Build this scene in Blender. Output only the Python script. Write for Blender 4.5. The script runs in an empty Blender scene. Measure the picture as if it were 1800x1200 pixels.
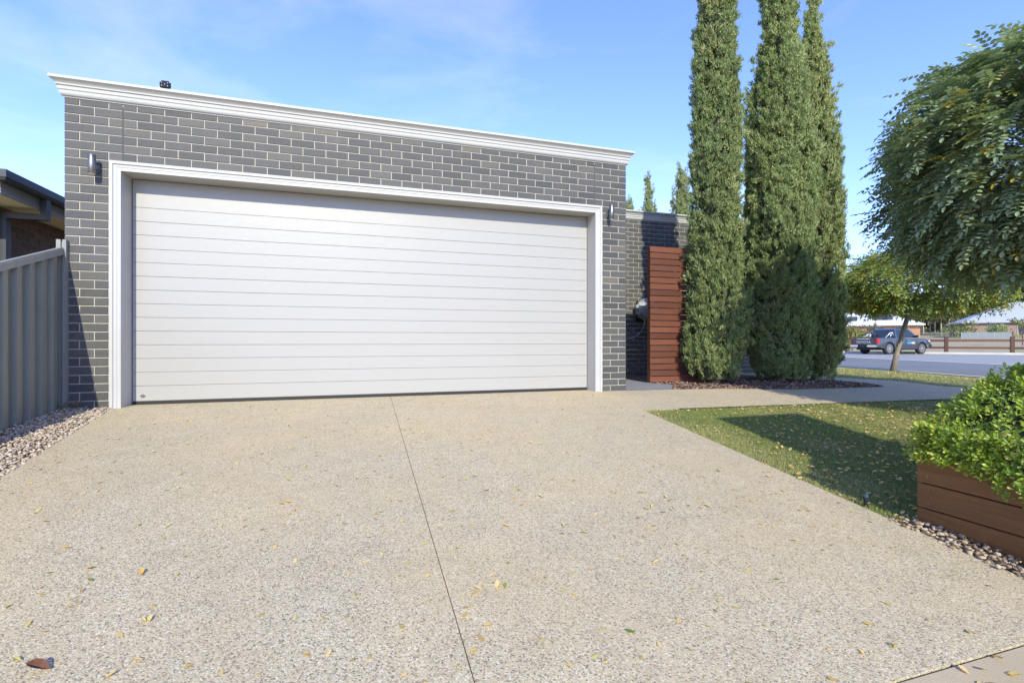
import bpy, bmesh, math, random
import numpy as np
from mathutils import Vector, Matrix
R = math.radians
random.seed(7); RNG = np.random.default_rng(7)
scene = bpy.context.scene
COL = scene.collection

# ------------------------------------------------------------------ camera, sky, sun, exposure
CAM_Z = 0.668
TH = R(17.287)                                   # the garage front is turned 17 degrees to the picture
CT, ST = math.cos(TH), math.sin(TH)
X0, Y0 = -4.3956, 4.7212                         # left front corner of the garage
cam_d = bpy.data.cameras.new('camera'); cam = bpy.data.objects.new('camera', cam_d); COL.objects.link(cam)
cam.location = (0, 0, CAM_Z); cam.rotation_euler = (R(90), 0, 0)
cam_d.sensor_width = 36; cam_d.lens = 36 * 845 / 1800; cam_d.clip_start = 0.05; cam_d.clip_end = 6000
scene.camera = cam

SUN_DIR = Vector((0.149, -1.0, 0.605)).normalized()          # towards the sun
sun_el = math.asin(SUN_DIR.z); sun_az = math.atan2(SUN_DIR.x, SUN_DIR.y)
world = bpy.data.worlds.new('World'); scene.world = world; world.use_nodes = True
wn, wl = world.node_tree.nodes, world.node_tree.links
bg = wn['Background']
sky = wn.new('ShaderNodeTexSky'); sky.sky_type = 'NISHITA'; sky.sun_disc = False
sky.sun_elevation = sun_el; sky.sun_rotation = sun_az
sky.altitude = 100; sky.air_density = 1.25; sky.dust_density = 0.15; sky.ozone_density = 8.0
tc = wn.new('ShaderNodeTexCoord')
mp = wn.new('ShaderNodeMapping'); mp.inputs['Scale'].default_value = (1.1, 1.1, 4.2); mp.inputs['Rotation'].default_value = (R(8), R(14), 0)
nz = wn.new('ShaderNodeTexNoise'); nz.inputs['Scale'].default_value = 1.7; nz.inputs['Detail'].default_value = 7; nz.inputs['Roughness'].default_value = 0.55; nz.inputs['Distortion'].default_value = 0.5
cr = wn.new('ShaderNodeValToRGB'); cr.color_ramp.elements[0].position = 0.47; cr.color_ramp.elements[1].position = 0.78
cr.color_ramp.elements[0].color = (0, 0, 0, 1); cr.color_ramp.elements[1].color = (0.22, 0.22, 0.22, 1)
mx = wn.new('ShaderNodeMix'); mx.data_type = 'RGBA'
wl.new(tc.outputs['Generated'], mp.inputs['Vector']); wl.new(mp.outputs['Vector'], nz.inputs['Vector']); wl.new(nz.outputs['Fac'], cr.inputs['Fac'])
wl.new(cr.outputs['Color'], mx.inputs['Factor']); wl.new(sky.outputs['Color'], mx.inputs['A']); mx.inputs['B'].default_value = (4.6, 5.1, 6.6, 1)
tn = wn.new('ShaderNodeMix'); tn.data_type = 'RGBA'; tn.blend_type = 'MULTIPLY'; tn.inputs['Factor'].default_value = 1.0; tn.inputs['B'].default_value = (1.16, 0.945, 1.08, 1)
wl.new(mx.outputs['Result'], tn.inputs['A']); wl.new(tn.outputs['Result'], bg.inputs['Color'])
bg.inputs['Strength'].default_value = 0.15

sd = bpy.data.lights.new('sun', 'SUN'); sd.energy = 2.5; sd.angle = R(0.5); sd.color = (1.0, 0.955, 0.76)
sun = bpy.data.objects.new('sun', sd); COL.objects.link(sun)
sun.rotation_euler = (-SUN_DIR).to_track_quat('-Z', 'Y').to_euler(); sun.location = (3, -10, 12)
scene.render.engine = 'CYCLES'
scene.render.resolution_x, scene.render.resolution_y = 1024, 682
vs = scene.view_settings
vs.view_transform = 'Standard'; vs.look = 'None'; vs.exposure = 1.2; vs.gamma = 1.0; vs.use_curve_mapping = False

# ------------------------------------------------------------------ helpers
def W(u, v, z=0.0):                               # garage-front frame (along, back, up) to world
    return (X0 + u * CT - v * ST, Y0 + u * ST + v * CT, z)
def UV(x, y):
    return ((x - X0) * CT + (y - Y0) * ST, -(x - X0) * ST + (y - Y0) * CT)
def sstep(a, b, x):
    t = np.clip((x - a) / (b - a), 0, 1); return t * t * (3 - 2 * t)
def G(x, y):                                      # height of the ground
    x = np.asarray(x, float); y = np.asarray(y, float)
    v = -(x - X0) * ST + (y - Y0) * CT
    zn = np.where(v < 0, 0.08 * np.maximum(v, -5.6) + 0.02 * np.minimum(v + 5.6, 0).clip(-8, 0), -0.2 * sstep(3.0, 10.0, v))
    w = sstep(8.0, 11.2, x)
    z = zn * (1 - w) - 0.2 * w
    r = np.hypot(x, y)
    return z + 0.024 * np.clip(r - 52, 0, 700) * sstep(50, 70, r)
def g(x, y): return float(G(x, y))

def vnoise(p, seed=0):                            # value noise, p (n,3)
    p = np.asarray(p, float); i = np.floor(p).astype(np.int64); f = p - i; f = f * f * (3 - 2 * f)
    def h(a, b, c):
        n = (a * 374761393 + b * 668265263 + c * 1274126177 + seed * 69069) & 0xffffffff
        n = ((n ^ (n >> 13)) * 1103515245) & 0xffffffff
        n = (n ^ (n >> 16)) & 0xffff
        return n / 65535.0
    out = 0
    for dx in (0, 1):
        for dy in (0, 1):
            for dz in (0, 1):
                w = (f[:, 0] if dx else 1 - f[:, 0]) * (f[:, 1] if dy else 1 - f[:, 1]) * (f[:, 2] if dz else 1 - f[:, 2])
                out = out + w * h(i[:, 0] + dx, i[:, 1] + dy, i[:, 2] + dz)
    return out * 2 - 1

def link(o, parent=None):
    COL.objects.link(o)
    if parent is not None: o.parent = parent
    return o
def tag(o, label=None, cat=None, group=None, kind=None):
    if label: o['label'] = label
    if cat: o['category'] = cat
    if group: o['group'] = group
    if kind: o['kind'] = kind
    return o
def empty(name, loc=(0, 0, 0), rz=0.0):
    o = bpy.data.objects.new(name, None); o.empty_display_size = 0.2; o.location = loc; o.rotation_euler = (0, 0, rz)
    return link(o)
def inst(name, me, parent, loc=(0, 0, 0), rot=(0, 0, 0), scale=(1, 1, 1)):
    o = bpy.data.objects.new(name, me); o.location = loc; o.rotation_euler = rot; o.scale = scale
    return link(o, parent)

class MB:
    def __init__(s): s.v = []; s.f = []; s.t = []
    def add(s, vs_, fs_, tint=0.0):
        n = len(s.v); s.v += [tuple(p) for p in vs_]; s.f += [tuple(i + n for i in q) for q in fs_]; s.t += [tint] * len(vs_); return s
    def box(s, x0, x1, y0, y1, z0, z1, tint=0.0):
        return s.add([(x0, y0, z0), (x1, y0, z0), (x1, y1, z0), (x0, y1, z0), (x0, y0, z1), (x1, y0, z1), (x1, y1, z1), (x0, y1, z1)],
                     [(0, 3, 2, 1), (4, 5, 6, 7), (0, 1, 5, 4), (1, 2, 6, 5), (2, 3, 7, 6), (3, 0, 4, 7)], tint)
    def cbox(s, x0, x1, y0, y1, z0, z1, c, tint=0.0):        # box whose -y face is chamfered by c
        a = [(x0, y0 + c, z0), (x1, y0 + c, z0), (x1, y0 + c, z1), (x0, y0 + c, z1)]
        b = [(x0 + c, y0, z0 + c), (x1 - c, y0, z0 + c), (x1 - c, y0, z1 - c), (x0 + c, y0, z1 - c)]
        d = [(x0, y1, z0), (x1, y1, z0), (x1, y1, z1), (x0, y1, z1)]
        f = [(4, 5, 6, 7)]
        for i in range(4):
            j = (i + 1) % 4; f += [(i, j, 4 + j, 4 + i), (8 + i, 8 + j, j, i)]
        return s.add(a + b + d, f + [(11, 10, 9, 8)], tint)
    def rbox(s, x0, x1, y0, y1, z0, z1, c, tint=0.0):        # box with all edges chamfered (bmesh bevel)
        bm = bmesh.new(); bmesh.ops.create_cube(bm, size=1)
        for v_ in bm.verts: v_.co = ((x0 + x1) / 2 + v_.co.x * (x1 - x0), (y0 + y1) / 2 + v_.co.y * (y1 - y0), (z0 + z1) / 2 + v_.co.z * (z1 - z0))
        bmesh.ops.bevel(bm, geom=bm.edges[:], offset=c, segments=2, affect='EDGES')
        bm.verts.index_update()
        r = s.add([v_.co[:] for v_ in bm.verts], [[v_.index for v_ in f.verts] for f in bm.faces], tint); bm.free(); return r
    def tube(s, pts, rad, n=8, caps=True, tint=0.0):
        pts = [Vector(p) for p in pts]; m = len(pts); rr = rad if hasattr(rad, '__len__') else [rad] * m
        vs_ = []; prev = None
        for i, p in enumerate(pts):
            d = (pts[min(i + 1, m - 1)] - pts[max(i - 1, 0)]).normalized()
            if prev is None: a = d.orthogonal().normalized()
            else:
                a = prev - d * prev.dot(d); a = a.normalized() if a.length > 1e-6 else d.orthogonal().normalized()
            prev = a; b = d.cross(a)
            for k in range(n):
                t = 2 * math.pi * k / n; vs_.append(p + (a * math.cos(t) + b * math.sin(t)) * rr[i])
        fs_ = [(i * n + k, i * n + (k + 1) % n, (i + 1) * n + (k + 1) % n, (i + 1) * n + k) for i in range(m - 1) for k in range(n)]
        if caps: fs_ += [tuple(range(n))[::-1], tuple(range((m - 1) * n, m * n))]
        return s.add(vs_, fs_, tint)
    def lathe(s, prof, origin=(0, 0, 0), axis='z', n=20, tint=0.0):   # prof: (r, h)
        vs_ = []
        for r_, h in prof:
            for k in range(n):
                t = 2 * math.pi * k / n; a, b = r_ * math.cos(t), r_ * math.sin(t)
                p = {'z': (a, b, h), 'y': (a, h, b), 'x': (h, a, b)}[axis]
                vs_.append((p[0] + origin[0], p[1] + origin[1], p[2] + origin[2]))
        m = len(prof)
        fs_ = [(i * n + k, i * n + (k + 1) % n, (i + 1) * n + (k + 1) % n, (i + 1) * n + k) for i in range(m - 1) for k in range(n)]
        fs_ += [tuple(range(n))[::-1], tuple(range((m - 1) * n, m * n))]
        return s.add(vs_, fs_, tint)
    def prism(s, prof, y0, y1, tint=0.0, wf=None):           # prof (x,z) extruded along y; wf scales the half width by z
        m = len(prof); yc, hw = (y0 + y1) / 2, (y1 - y0) / 2
        q = wf or (lambda x, z: 1.0)
        vs_ = [(x, yc - hw * q(x, z), z) for x, z in prof] + [(x, yc + hw * q(x, z), z) for x, z in prof]
        fs_ = [(i, (i + 1) % m, m + (i + 1) % m, m + i) for i in range(m)] + [tuple(range(m))[::-1], tuple(range(m, 2 * m))]
        return s.add(vs_, fs_, tint)
    def mesh(s, name, mat, smooth=False):
        me = bpy.data.meshes.new(name); me.from_pydata(s.v, [], s.f)
        bm = bmesh.new(); bm.from_mesh(me); bmesh.ops.recalc_face_normals(bm, faces=bm.faces); bm.to_mesh(me); bm.free()
        if any(s.t):
            a = me.attributes.new('tint', 'FLOAT', 'POINT'); a.data.foreach_set('value', s.t)
        if mat: me.materials.append(mat)
        if smooth: me.shade_smooth()
        me.update(); return me
    def build(s, name, mat, parent=None, smooth=False):
        return link(bpy.data.objects.new(name, s.mesh(name, mat, smooth)), parent)

def np_mesh(name, V, F, mat, tint=None, smooth=False):       # V (n,3), F (m,k) all of the same size
    V = np.ascontiguousarray(V, np.float32); F = np.ascontiguousarray(F, np.int32); m, k = F.shape
    me = bpy.data.meshes.new(name)
    me.vertices.add(len(V)); me.vertices.foreach_set('co', V.ravel())
    me.loops.add(m * k); me.loops.foreach_set('vertex_index', F.ravel())
    me.polygons.add(m); me.polygons.foreach_set('loop_start', np.arange(0, m * k, k, dtype=np.int32))
    me.polygons.foreach_set('loop_total', np.full(m, k, np.int32))
    if tint is not None:
        a = me.attributes.new('tint', 'FLOAT', 'POINT'); a.data.foreach_set('value', np.asarray(tint, np.float32))
    me.update(calc_edges=True); me.validate()
    if mat: me.materials.append(mat)
    if smooth: me.shade_smooth()
    return me

# ------------------------------------------------------------------ materials
class NT:
    def __init__(s, name):
        s.m = bpy.data.materials.new(name); s.m.use_nodes = True; s.n = s.m.node_tree.nodes; s.l = s.m.node_tree.links
        s.b = s.n['Principled BSDF']; s._co = None
    def new(s, t, **kw):
        n = s.n.new(t)
        for k, v in kw.items():
            if k in n.inputs: n.inputs[k].default_value = v
            else: setattr(n, k, v)
        return n
    def co(s, kind='Object'):
        if s._co is None: s._co = s.new('ShaderNodeTexCoord')
        return s._co.outputs[kind]
    def geo(s): return s.new('ShaderNodeNewGeometry').outputs['Position']
    def noise(s, vec, scale, detail=3, rough=0.55, dist=0.0):
        n = s.new('ShaderNodeTexNoise'); n.inputs['Scale'].default_value = scale; n.inputs['Detail'].default_value = detail
        n.inputs['Roughness'].default_value = rough; n.inputs['Distortion'].default_value = dist
        s.l.new(vec, n.inputs['Vector']); return n.outputs['Fac']
    def mapv(s, vec, scale=(1, 1, 1), rot=(0, 0, 0)):
        n = s.new('ShaderNodeMapping'); n.inputs['Scale'].default_value = scale; n.inputs['Rotation'].default_value = rot
        s.l.new(vec, n.inputs['Vector']); return n.outputs['Vector']
    def ramp(s, fac, stops, interp='LINEAR'):
        n = s.new('ShaderNodeValToRGB'); r = n.color_ramp; r.interpolation = interp
        while len(r.elements) < len(stops): r.elements.new(0.5)
        for e, (p, c) in zip(r.elements, stops):
            e.position = p; e.color = (*c, 1) if len(c) == 3 else c
        s.l.new(fac, n.inputs['Fac']); return n.outputs['Color']
    def mix(s, fac, a, b, blend='MIX'):
        n = s.new('ShaderNodeMix'); n.data_type = 'RGBA'; n.blend_type = blend
        for k, x in (('Factor', fac), ('A', a), ('B', b)):
            if isinstance(x, (int, float)): n.inputs[k].default_value = x
            elif isinstance(x, tuple): n.inputs[k].default_value = (*x, 1)
            else: s.l.new(x, n.inputs[k])
        return n.outputs['Result']
    def math(s, op, a, b=0.0):
        n = s.new('ShaderNodeMath'); n.operation = op
        for i, x in enumerate((a, b)):
            if isinstance(x, (int, float)): n.inputs[i].default_value = x
            else: s.l.new(x, n.inputs[i])
        return n.outputs[0]
    def rnd(s):                                              # a random number per object, or per piece through "tint"
        o = s.new('ShaderNodeObjectInfo').outputs['Random']; a = s.new('ShaderNodeAttribute'); a.attribute_name = 'tint'
        return s.math('FRACT', s.math('ADD', o, a.outputs['Fac']))
    def bump(s, h, strength=0.3, dist=0.01):
        n = s.new('ShaderNodeBump'); n.inputs['Strength'].default_value = strength; n.inputs['Distance'].default_value = dist
        s.l.new(h, n.inputs['Height']); s.l.new(n.outputs['Normal'], s.b.inputs['Normal'])
    def set(s, col=None, rough=None, metal=None, spec=None, **kw):
        for k, x in (('Base Color', col), ('Roughness', rough), ('Metallic', metal), ('Specular IOR Level', spec)):
            if x is None: continue
            if isinstance(x, tuple): s.b.inputs[k].default_value = (*x, 1)
            elif isinstance(x, (int, float)): s.b.inputs[k].default_value = x
            else: s.l.new(x, s.b.inputs[k])
        return s
def plain(name, col, rough=0.5, metal=0.0, spec=0.5, var=0.06, scale=6.0, bump=0.0):
    t = NT(name); n = t.noise(t.co(), scale, 4)
    lo = tuple(c * (1 - var) for c in col); hi = tuple(min(1, c * (1 + var)) for c in col)
    t.set(t.ramp(n, [(0.3, lo), (0.7, hi)]), rough, metal, spec)
    if bump: t.bump(t.noise(t.co(), scale * 8, 3), bump, 0.004)
    return t.m
M = {}
def mk_aggregate(name, warm=1.0, fine=1.0):
    t = NT(name); p = t.geo()
    v1 = t.new('ShaderNodeTexVoronoi'); v1.inputs['Scale'].default_value = 185 * fine; t.l.new(p, v1.inputs['Vector'])
    v2 = t.new('ShaderNodeTexVoronoi'); v2.inputs['Scale'].default_value = 320 * fine; t.l.new(p, v2.inputs['Vector'])
    sep = t.new('ShaderNodeSeparateColor'); t.l.new(v1.outputs['Color'], sep.inputs['Color'])
    sep2 = t.new('ShaderNodeSeparateColor'); t.l.new(v2.outputs['Color'], sep2.inputs['Color'])
    st = [(0.0, (0.09, 0.08, 0.07)), (0.09, (0.24, 0.19, 0.15)), (0.20, (0.455, 0.385, 0.24)), (0.42, (0.555, 0.485, 0.32)),
          (0.62, (0.42, 0.38, 0.31)), (0.72, (0.59, 0.475, 0.29)), (0.85, (0.65, 0.585, 0.44)), (0.96, (0.76, 0.705, 0.57))]
    c1 = t.ramp(sep.outputs[0], st, 'CONSTANT'); c2 = t.ramp(sep2.outputs[1], st, 'CONSTANT')
    c = t.mix(0.22, c1, c2)
    c = t.mix(t.ramp(v1.outputs['Distance'], [(0.45, (0, 0, 0)), (0.8, (0.55, 0.55, 0.55))]), c, (0.36, 0.31, 0.24))
    big = t.noise(p, 0.9, 4, 0.6)
    c = t.mix(t.ramp(big, [(0.35, (0, 0, 0)), (0.72, (0.42, 0.42, 0.42))]), c, (0.54, 0.405, 0.215))
    pat = t.noise(p, 0.45, 5, 0.65, 0.6); c = t.mix(0.8, c, t.ramp(pat, [(0.32, (0.93, 0.92, 0.91)), (0.5, (1.03, 1.01, 0.98)), (0.68, (1.10, 1.05, 0.95))]), 'MULTIPLY')
    mid = t.noise(p, 6, 4, 0.6); c = t.mix(0.35, c, t.ramp(mid, [(0.3, (0.72, 0.72, 0.72)), (0.7, (1, 1, 1))]), 'MULTIPLY')
    t.set(c, 0.75, 0, 0.3)
    t.bump(t.math('SUBTRACT', 1.0, v1.outputs['Distance']), 0.35, 0.004)
    return t.m
M['aggregate'] = mk_aggregate('exposed_aggregate')
def mk_brick(name, stops, dirt=(0.2, 0.17, 0.13)):
    t = NT(name); p = t.co()
    c = t.ramp(t.rnd(), stops)
    n = t.noise(p, 38, 4, 0.65); c = t.mix(0.55, c, t.ramp(n, [(0.3, (0.72, 0.72, 0.72)), (0.7, (1.22, 1.2, 1.18))]), 'MULTIPLY')
    n2 = t.noise(t.geo(), 5.0, 3); c = t.mix(t.ramp(n2, [(0.55, (0, 0, 0)), (0.85, (0.22, 0.22, 0.22))]), c, dirt)
    t.set(c, 0.62, 0, 0.35); t.bump(t.noise(p, 160, 3), 0.25, 0.003); return t.m
M['brick'] = mk_brick('charcoal_brick', [(0.0, (0.060, 0.061, 0.064)), (0.4, (0.076, 0.076, 0.077)), (0.85, (0.090, 0.089, 0.088)), (0.97, (0.100, 0.096, 0.091)), (1.0, (0.13, 0.115, 0.10))])
M['brick_brown'] = mk_brick('brown_brick', [(0.0, (0.10, 0.055, 0.035)), (0.6, (0.15, 0.085, 0.055)), (1.0, (0.2, 0.12, 0.08))])
M['mortar'] = plain('cream_mortar', (0.42, 0.39, 0.325), 0.9, var=0.12, scale=18, bump=0.4)
M['mortar_tan'] = plain('tan_mortar', (0.34, 0.28, 0.2), 0.9, var=0.12, scale=18)
M['white'] = plain('white_moulding_paint', (0.43, 0.426, 0.418), 0.55, var=0.03, scale=3, bump=0.05)
M['jamb'] = plain('pale_grey_jamb_paint', (0.44, 0.425, 0.40), 0.6, var=0.04, scale=4, bump=0.05)
t = NT('door_paint'); p = t.co(); q = t.mapv(p, (3, 1, 130)); n = t.noise(q, 3.0, 5, 0.6, 0.6)
dirt = t.noise(t.mapv(p, (1.2, 1, 3)), 1.6, 4)
t.set(t.mix(t.ramp(dirt, [(0.45, (0, 0, 0)), (0.8, (0.10, 0.10, 0.10))]), (0.352, 0.342, 0.328), (0.30, 0.305, 0.265)), 0.31, 0, 0.5); t.bump(n, 0.25, 0.004); M['door'] = t.m
M['black'] = plain('black_rubber', (0.015, 0.015, 0.016), 0.6)
M['control_joint'] = plain('dark_sealant', (0.07, 0.068, 0.065), 0.8)
M['steel'] = plain('brushed_stainless', (0.24, 0.235, 0.23), 0.42, 1.0, var=0.08, scale=30)
M['lens'] = plain('lamp_glass', (0.75, 0.66, 0.5), 0.2)
M['black_plastic'] = plain('black_plastic', (0.02, 0.022, 0.03), 0.8, spec=0.2)
M['led'] = plain('clear_led_cover', (0.3, 0.31, 0.34), 0.6)
def mk_metal_sheet(name, col, rough=0.42):
    t = NT(name); n = t.noise(t.mapv(t.co(), (3, 3, 0.7)), 4, 4)
    t.set(t.ramp(n, [(0.3, tuple(c * 0.9 for c in col)), (0.7, tuple(c * 1.08 for c in col))]), rough, 0.0, 0.5); return t.m
M['fence_steel'] = mk_metal_sheet('grey_fence_steel', (0.18, 0.18, 0.152))
M['fence_rail'] = mk_metal_sheet('grey_fence_rail', (0.23, 0.228, 0.208))
M['gutter'] = mk_metal_sheet('charcoal_gutter', (0.045, 0.05, 0.058))
M['fascia'] = plain('light_grey_fascia', (0.42, 0.41, 0.38), 0.6)
M['soffit'] = plain('cream_soffit', (0.66, 0.58, 0.44), 0.8)
M['roof_dark'] = plain('dark_roof_metal', (0.06, 0.065, 0.07), 0.5)
def mk_wood(name, a, b, axis_scale, rough=0.45, grain=14, wear=None):
    t = NT(name); p = t.co(); r_ = t.rnd()
    off = t.new('ShaderNodeVectorMath'); off.operation = 'ADD'; cmb = t.new('ShaderNodeCombineXYZ')
    for i in range(3): t.l.new(t.math('MULTIPLY', r_, 17.0 + i * 5), cmb.inputs[i])
    t.l.new(p, off.inputs[0]); t.l.new(cmb.outputs[0], off.inputs[1])
    n = t.noise(t.mapv(off.outputs[0], axis_scale), grain, 5, 0.65, 0.8)
    c = t.mix(n, a, b); c = t.mix(0.75, c, t.ramp(r_, [(0, (0.55, 0.56, 0.58)), (1, (1.3, 1.27, 1.22))]), 'MULTIPLY')
    if wear:
        w = t.noise(p, 3.3, 6, 0.7, 0.4); c = t.mix(t.ramp(w, [(0.66, (0, 0, 0)), (0.80, (0.5, 0.5, 0.5))]), c, wear)
    t.set(c, rough, 0, 0.4); t.bump(n, 0.18, 0.004); return t.m
M['slat'] = mk_wood('red_oiled_slat', (0.075, 0.026, 0.016), (0.195, 0.074, 0.045), (.35, 5, 5))
M['planter'] = mk_wood('brown_oiled_board', (0.065, 0.028, 0.011), (0.25, 0.115, 0.042), (3.2, 0.16, 3.2), wear=(0.30, 0.2, 0.12))
M['rail_timber'] = mk_wood('dark_rail_timber', (0.10, 0.048, 0.03), (0.17, 0.085, 0.055), (1, 1, 1), 0.7, 5)
M['screw'] = plain('brass_screw', (0.3, 0.2, 0.09), 0.4, 0.8)
t = NT('grey_slab_concrete'); n = t.noise(t.geo(), 30, 5); t.set(t.ramp(n, [(0.3, (0.20, 0.20, 0.205)), (0.7, (0.26, 0.26, 0.265))]), 0.8); t.bump(n, 0.2, 0.004); M['slab'] = t.m
t = NT('tan_footpath_concrete'); p = t.geo(); n = t.noise(p, 2.2, 5, 0.6); n2 = t.noise(p, 180, 3)
t.set(t.mix(0.4, t.ramp(n, [(0.3, (0.37, 0.295, 0.19)), (0.7, (0.45, 0.365, 0.25))]), t.ramp(n2, [(0.3, (0.75, 0.75, 0.75)), (0.7, (1.15, 1.15, 1.15))]), 'MULTIPLY'), 0.85); t.bump(n2, 0.3, 0.003); M['footpath'] = t.m
t = NT('asphalt'); p = t.geo(); n = t.noise(p, 0.5, 5, 0.6); n2 = t.noise(p, 60, 3)
t.set(t.mix(0.5, t.ramp(n, [(0.3, (0.135, 0.137, 0.142)), (0.7, (0.175, 0.175, 0.178))]), t.ramp(n2, [(0.3, (0.75, 0.75, 0.75)), (0.7, (1.2, 1.2, 1.2))]), 'MULTIPLY'), 0.85); M['asphalt'] = t.m
t = NT('pale_asphalt'); p = t.geo(); n = t.noise(p, 0.35, 5, 0.6); n2 = t.noise(p, 60, 3)
t.set(t.mix(0.5, t.ramp(n, [(0.3, (0.25, 0.245, 0.24)), (0.7, (0.31, 0.3, 0.29))]), t.ramp(n2, [(0.3, (0.8, 0.8, 0.8)), (0.7, (1.15, 1.15, 1.15))]), 'MULTIPLY'), 0.85); M['asphalt_pale'] = t.m
M['kerb'] = plain('kerb_concrete', (0.52, 0.48, 0.41), 0.85, var=0.1, scale=1.5)
M['line'] = plain('road_line_paint', (0.62, 0.62, 0.6), 0.7, var=0.15, scale=2)
t = NT('dry_grass_ground'); p = t.geo(); n = t.noise(p, 0.16, 6, 0.65); n2 = t.noise(p, 9, 4, 0.7)
t.set(t.mix(0.4, t.ramp(n, [(0.3, (0.30, 0.23, 0.13)), (0.52, (0.36, 0.29, 0.175)), (0.62, (0.25, 0.26, 0.09)), (0.75, (0.33, 0.27, 0.155))]), t.ramp(n2, [(0.3, (0.6, 0.6, 0.6)), (0.7, (1.2, 1.2, 1.2))]), 'MULTIPLY'), 0.95); M['ground'] = t.m
t = NT('lawn_soil'); p = t.geo(); n = t.noise(p, 7, 5, 0.7); n2 = t.noise(p, 140, 3)
t.set(t.mix(0.5, t.ramp(n, [(0.3, (0.11, 0.125, 0.04)), (0.55, (0.17, 0.175, 0.06)), (0.75, (0.27, 0.225, 0.11))]), t.ramp(n2, [(0.3, (0.5, 0.5, 0.5)), (0.7, (1.25, 1.25, 1.2))]), 'MULTIPLY'), 0.95); t.bump(n2, 0.6, 0.01); M['lawn'] = t.m
def mk_leafy(name, stops, rough=0.55, trans=0.25, spec=0.35, tr_gain=1.3):
    t = NT(name); c = t.ramp(t.rnd(), stops); t.set(c, rough, 0, spec)
    if trans:
        tb = t.new('ShaderNodeBsdfTranslucent'); g_ = t.mix(1.0, c, (tr_gain, tr_gain * 1.05, tr_gain * 0.5), 'MULTIPLY'); t.l.new(g_, tb.inputs['Color'])
        ms = t.new('ShaderNodeMixShader'); ms.inputs['Fac'].default_value = trans
        t.l.new(t.b.outputs[0], ms.inputs[1]); t.l.new(tb.outputs[0], ms.inputs[2]); t.l.new(ms.outputs[0], t.n['Material Output'].inputs['Surface'])
    return t.m
M['grass'] = mk_leafy('lawn_grass_blade', [(0, (0.13, 0.18, 0.04)), (0.45, (0.235, 0.28, 0.07)), (0.72, (0.34, 0.35, 0.11)), (0.88, (0.40, 0.35, 0.15)), (1, (0.46, 0.38, 0.19))], 0.7, 0.2)
M['grass_dry'] = mk_leafy('verge_grass_blade', [(0, (0.27, 0.28, 0.085)), (0.5, (0.42, 0.39, 0.15)), (1, (0.56, 0.47, 0.25))], 0.7, 0.2)
M['cypress'] = mk_leafy('cypress_foliage', [(0, (0.16, 0.21, 0.086)), (0.35, (0.225, 0.285, 0.112)), (0.7, (0.295, 0.35, 0.14)), (0.95, (0.36, 0.38, 0.16)), (1, (0.34, 0.28, 0.12))], 0.65, 0.25)
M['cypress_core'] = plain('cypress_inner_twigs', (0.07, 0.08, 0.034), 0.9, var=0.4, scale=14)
M['cone'] = plain('cypress_cone', (0.33, 0.23, 0.11), 0.7, var=0.3, scale=30)
M['robinia'] = mk_leafy('robinia_leaf', [(0, (0.20, 0.265, 0.145)), (0.5, (0.29, 0.36, 0.205)), (0.88, (0.36, 0.42, 0.23)), (0.93, (0.28, 0.26, 0.05)), (1, (0.44, 0.29, 0.04))], 0.42, 0.22, 0.5)
M['robinia_pale'] = mk_leafy('robinia_leaf_pale', [(0, (0.17, 0.225, 0.075)), (0.45, (0.235, 0.30, 0.11)), (0.88, (0.31, 0.365, 0.125)), (0.94, (0.46, 0.44, 0.08)), (1, (0.52, 0.42, 0.07))], 0.5, 0.38, 0.4)
M['hedge'] = mk_leafy('glossy_hedge_leaf', [(0, (0.10, 0.165, 0.03)), (0.3, (0.19, 0.285, 0.036)), (0.65, (0.33, 0.42, 0.045)), (0.95, (0.47, 0.51, 0.075)), (1, (0.34, 0.24, 0.08))], 0.36, 0.32, 0.5)
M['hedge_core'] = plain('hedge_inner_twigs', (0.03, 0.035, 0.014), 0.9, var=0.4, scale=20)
M['bark'] = NT('tree_bark'); t = M['bark']; n = t.noise(t.mapv(t.co(), (6, 6, 1.2)), 6, 5, 0.7)
t.set(t.ramp(n, [(0.3, (0.13, 0.10, 0.07)), (0.7, (0.30, 0.255, 0.19))]), 0.9); t.bump(n, 0.6, 0.02); M['bark'] = t.m
M['gum_bark'] = plain('gum_tree_bark', (0.42, 0.37, 0.3), 0.9, var=0.3, scale=2)
M['gum'] = mk_leafy('gum_foliage', [(0, (0.085, 0.095, 0.045)), (0.5, (0.125, 0.13, 0.068)), (0.85, (0.17, 0.16, 0.085)), (1, (0.2, 0.16, 0.075))], 0.7, 0.1)
M['shrub'] = mk_leafy('far_shrub_foliage', [(0, (0.08, 0.11, 0.025)), (0.5, (0.13, 0.16, 0.04)), (1, (0.2, 0.2, 0.05))], 0.7, 0.1)
M['red_shrub'] = mk_leafy('red_autumn_foliage', [(0, (0.22, 0.05, 0.04)), (1, (0.34, 0.09, 0.06))], 0.7, 0.1)
M['fallen'] = mk_leafy('yellow_fallen_leaf', [(0, (0.50, 0.33, 0.08)), (0.4, (0.60, 0.44, 0.15)), (0.7, (0.56, 0.40, 0.21)), (0.85, (0.50, 0.46, 0.14)), (1, (0.38, 0.23, 0.11))], 0.6, 0.15)
M['fallen_green'] = mk_leafy('green_fallen_leaf', [(0, (0.10, 0.17, 0.03)), (1, (0.22, 0.27, 0.05))], 0.5, 0.15)
M['brown_leaf'] = plain('dry_brown_leaf', (0.13, 0.05, 0.022), 0.7, var=0.3, scale=40)
M['mulch'] = plain('bark_mulch', (0.13, 0.085, 0.06), 0.95, var=0.5, scale=40, bump=0.8)
M['chip'] = mk_leafy('mulch_chip', [(0, (0.07, 0.04, 0.028)), (0.5, (0.17, 0.10, 0.07)), (0.85, (0.27, 0.18, 0.13)), (1, (0.40, 0.31, 0.25))], 0.9, 0)
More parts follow.
